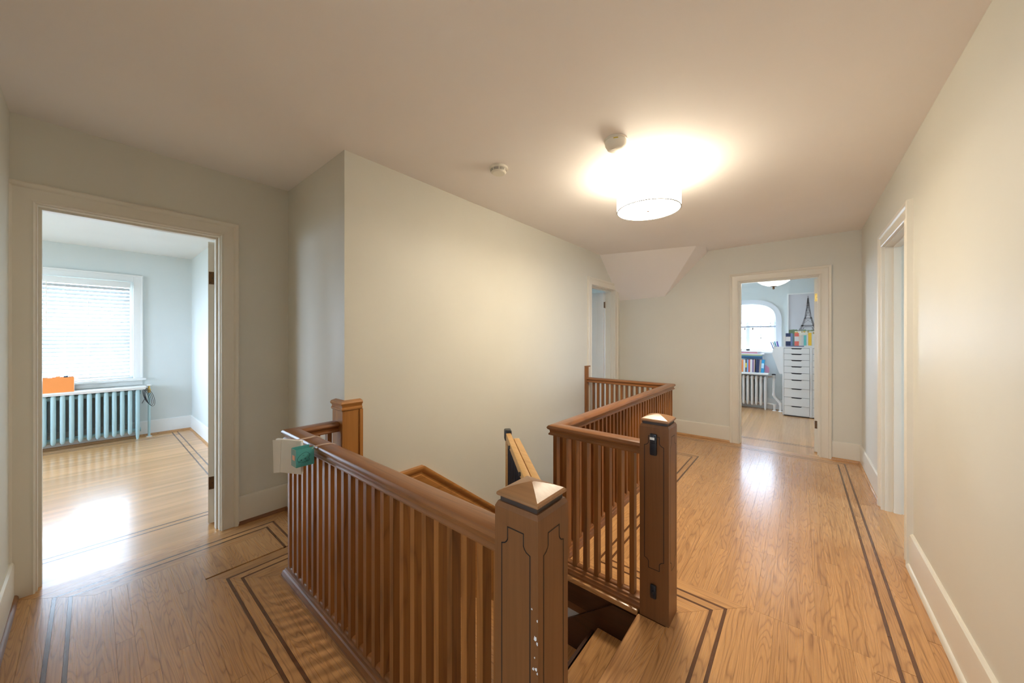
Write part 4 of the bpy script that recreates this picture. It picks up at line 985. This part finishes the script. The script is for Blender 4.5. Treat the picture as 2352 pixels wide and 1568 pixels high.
MB().obox((0,0.02,0.15),0.07,0.012,0.30,Matrix.Rotation(-0.1,3,'X')).build('cover',plain('grey_folder',(0.55,0.55,0.58),0.5),gf)

# framed print of an iron lattice tower
pf_ = empty('framed_print',(-0.185,YS-0.03,1.30),label='white framed print of a grey iron tower above treetops in the study',cat='picture')
PW,PH = 0.60,0.86
m = MB()
for a in ((0,PW,0,0.028,0,0.022),(0,PW,0,0.028,PH-0.022,PH),(0,0.022,0,0.028,0.022,PH-0.022),(PW-0.022,PW,0,0.028,0.022,PH-0.022)): m.box(*a)
m.build('frame',WHITE,pf_)
SKY = paint('print_grey_sky',(0.60,0.58,0.60),0.4,0.02); TWR = plain('print_tower_grey',(0.26,0.24,0.25),0.5); TRE = paint('print_tree_green',(0.22,0.31,0.16),0.5,0.35)
MB().box(0.022,PW-0.022,0.014,0.018,0.022,PH-0.022).build('sheet',SKY,pf_)
m = MB(); rnd = random.Random(5); pts = [(0.024,0.0134,0.03)]+[(0.024+(PW-0.048)*i/24,0.0134,0.185+rnd.uniform(-.012,.016)) for i in range(25)]+[(PW-0.024,0.0134,0.03)]
m.poly(pts,(0,0.0004,0)); m.build('printed_trees',TRE,pf_)
m = MB(); tx = 0.295
def bar(u0,z0,u1,z1,wd_):
    d = Vector((u1-u0,0,z1-z0)); d.normalize(); q = Vector((-d.z,0,d.x))*wd_/2
    m.poly([Vector((tx+u0,0.0128,z0))+q,Vector((tx+u1,0.0128,z1))+q,Vector((tx+u1,0.0128,z1))-q,Vector((tx+u0,0.0128,z0))-q],(0,0.0004,0))
zs_ = [0.12,0.22,0.30,0.40,0.55,0.68,0.76]; hw_ = [0.150,0.095,0.068,0.042,0.022,0.010,0.004]
for s in (-1,1):
    for i in range(6):
        bar(s*hw_[i],zs_[i],s*hw_[i+1],zs_[i+1],0.034*(1-i/8)); 
        if i>1: bar(s*hw_[i],zs_[i],-s*hw_[i+1],zs_[i+1],0.005)
    if True: bar(s*0.10,0.12,s*0.055,0.24,0.016)
for z,hh,t in ((0.265,0.098,0.022),(0.40,0.056,0.014),(0.68,0.014,0.010),(0.245,0.05,0.012)): bar(-hh,z,hh,z,t)
bar(0,0.55,0,0.80,0.010)
for i in range(5): 
    z = 0.45+0.045*i; hh = 0.042-(z-0.40)*0.13; bar(-hh,z,hh,z,0.006)
m.build('printed_tower',TWR,pf_)

# bowl lamp of the study
GLOW = emit('study_bowl_glass',(1.0,0.95,0.88),2.2)
bwl = empty('ceiling_lamp',(-0.325,6.9,CE),label='white glass bowl lamp with finial in the study',cat='ceiling lamp')
m = MB(); m.lathe((0,0,0),[(0.245,-0.20),(0.238,-0.225),(0.205,-0.27),(0.15,-0.31),(0.08,-0.338),(0.03,-0.345),(0,-0.346),(0,-0.342),(0.03,-0.341),(0.08,-0.334),(0.148,-0.306),(0.202,-0.266),(0.234,-0.222),(0.241,-0.20)],40,True); m.build('bowl',GLOW,bwl)
m = MB(); m.lathe((0,0,0),[(0,-0.347),(0.045,-0.3465),(0.04,-0.353),(0.016,-0.358),(0.012,-0.365),(0.017,-0.378),(0.013,-0.392),(0,-0.398)],20); m.build('finial',BRONZE,bwl)
m = MB(); m.lathe((0,0,0),[(0,-0.001),(0.07,-0.001),(0.06,-0.03),(0.010,-0.04),(0.010,-0.335),(0,-0.335)],20); m.build('stem',BRONZE,bwl)
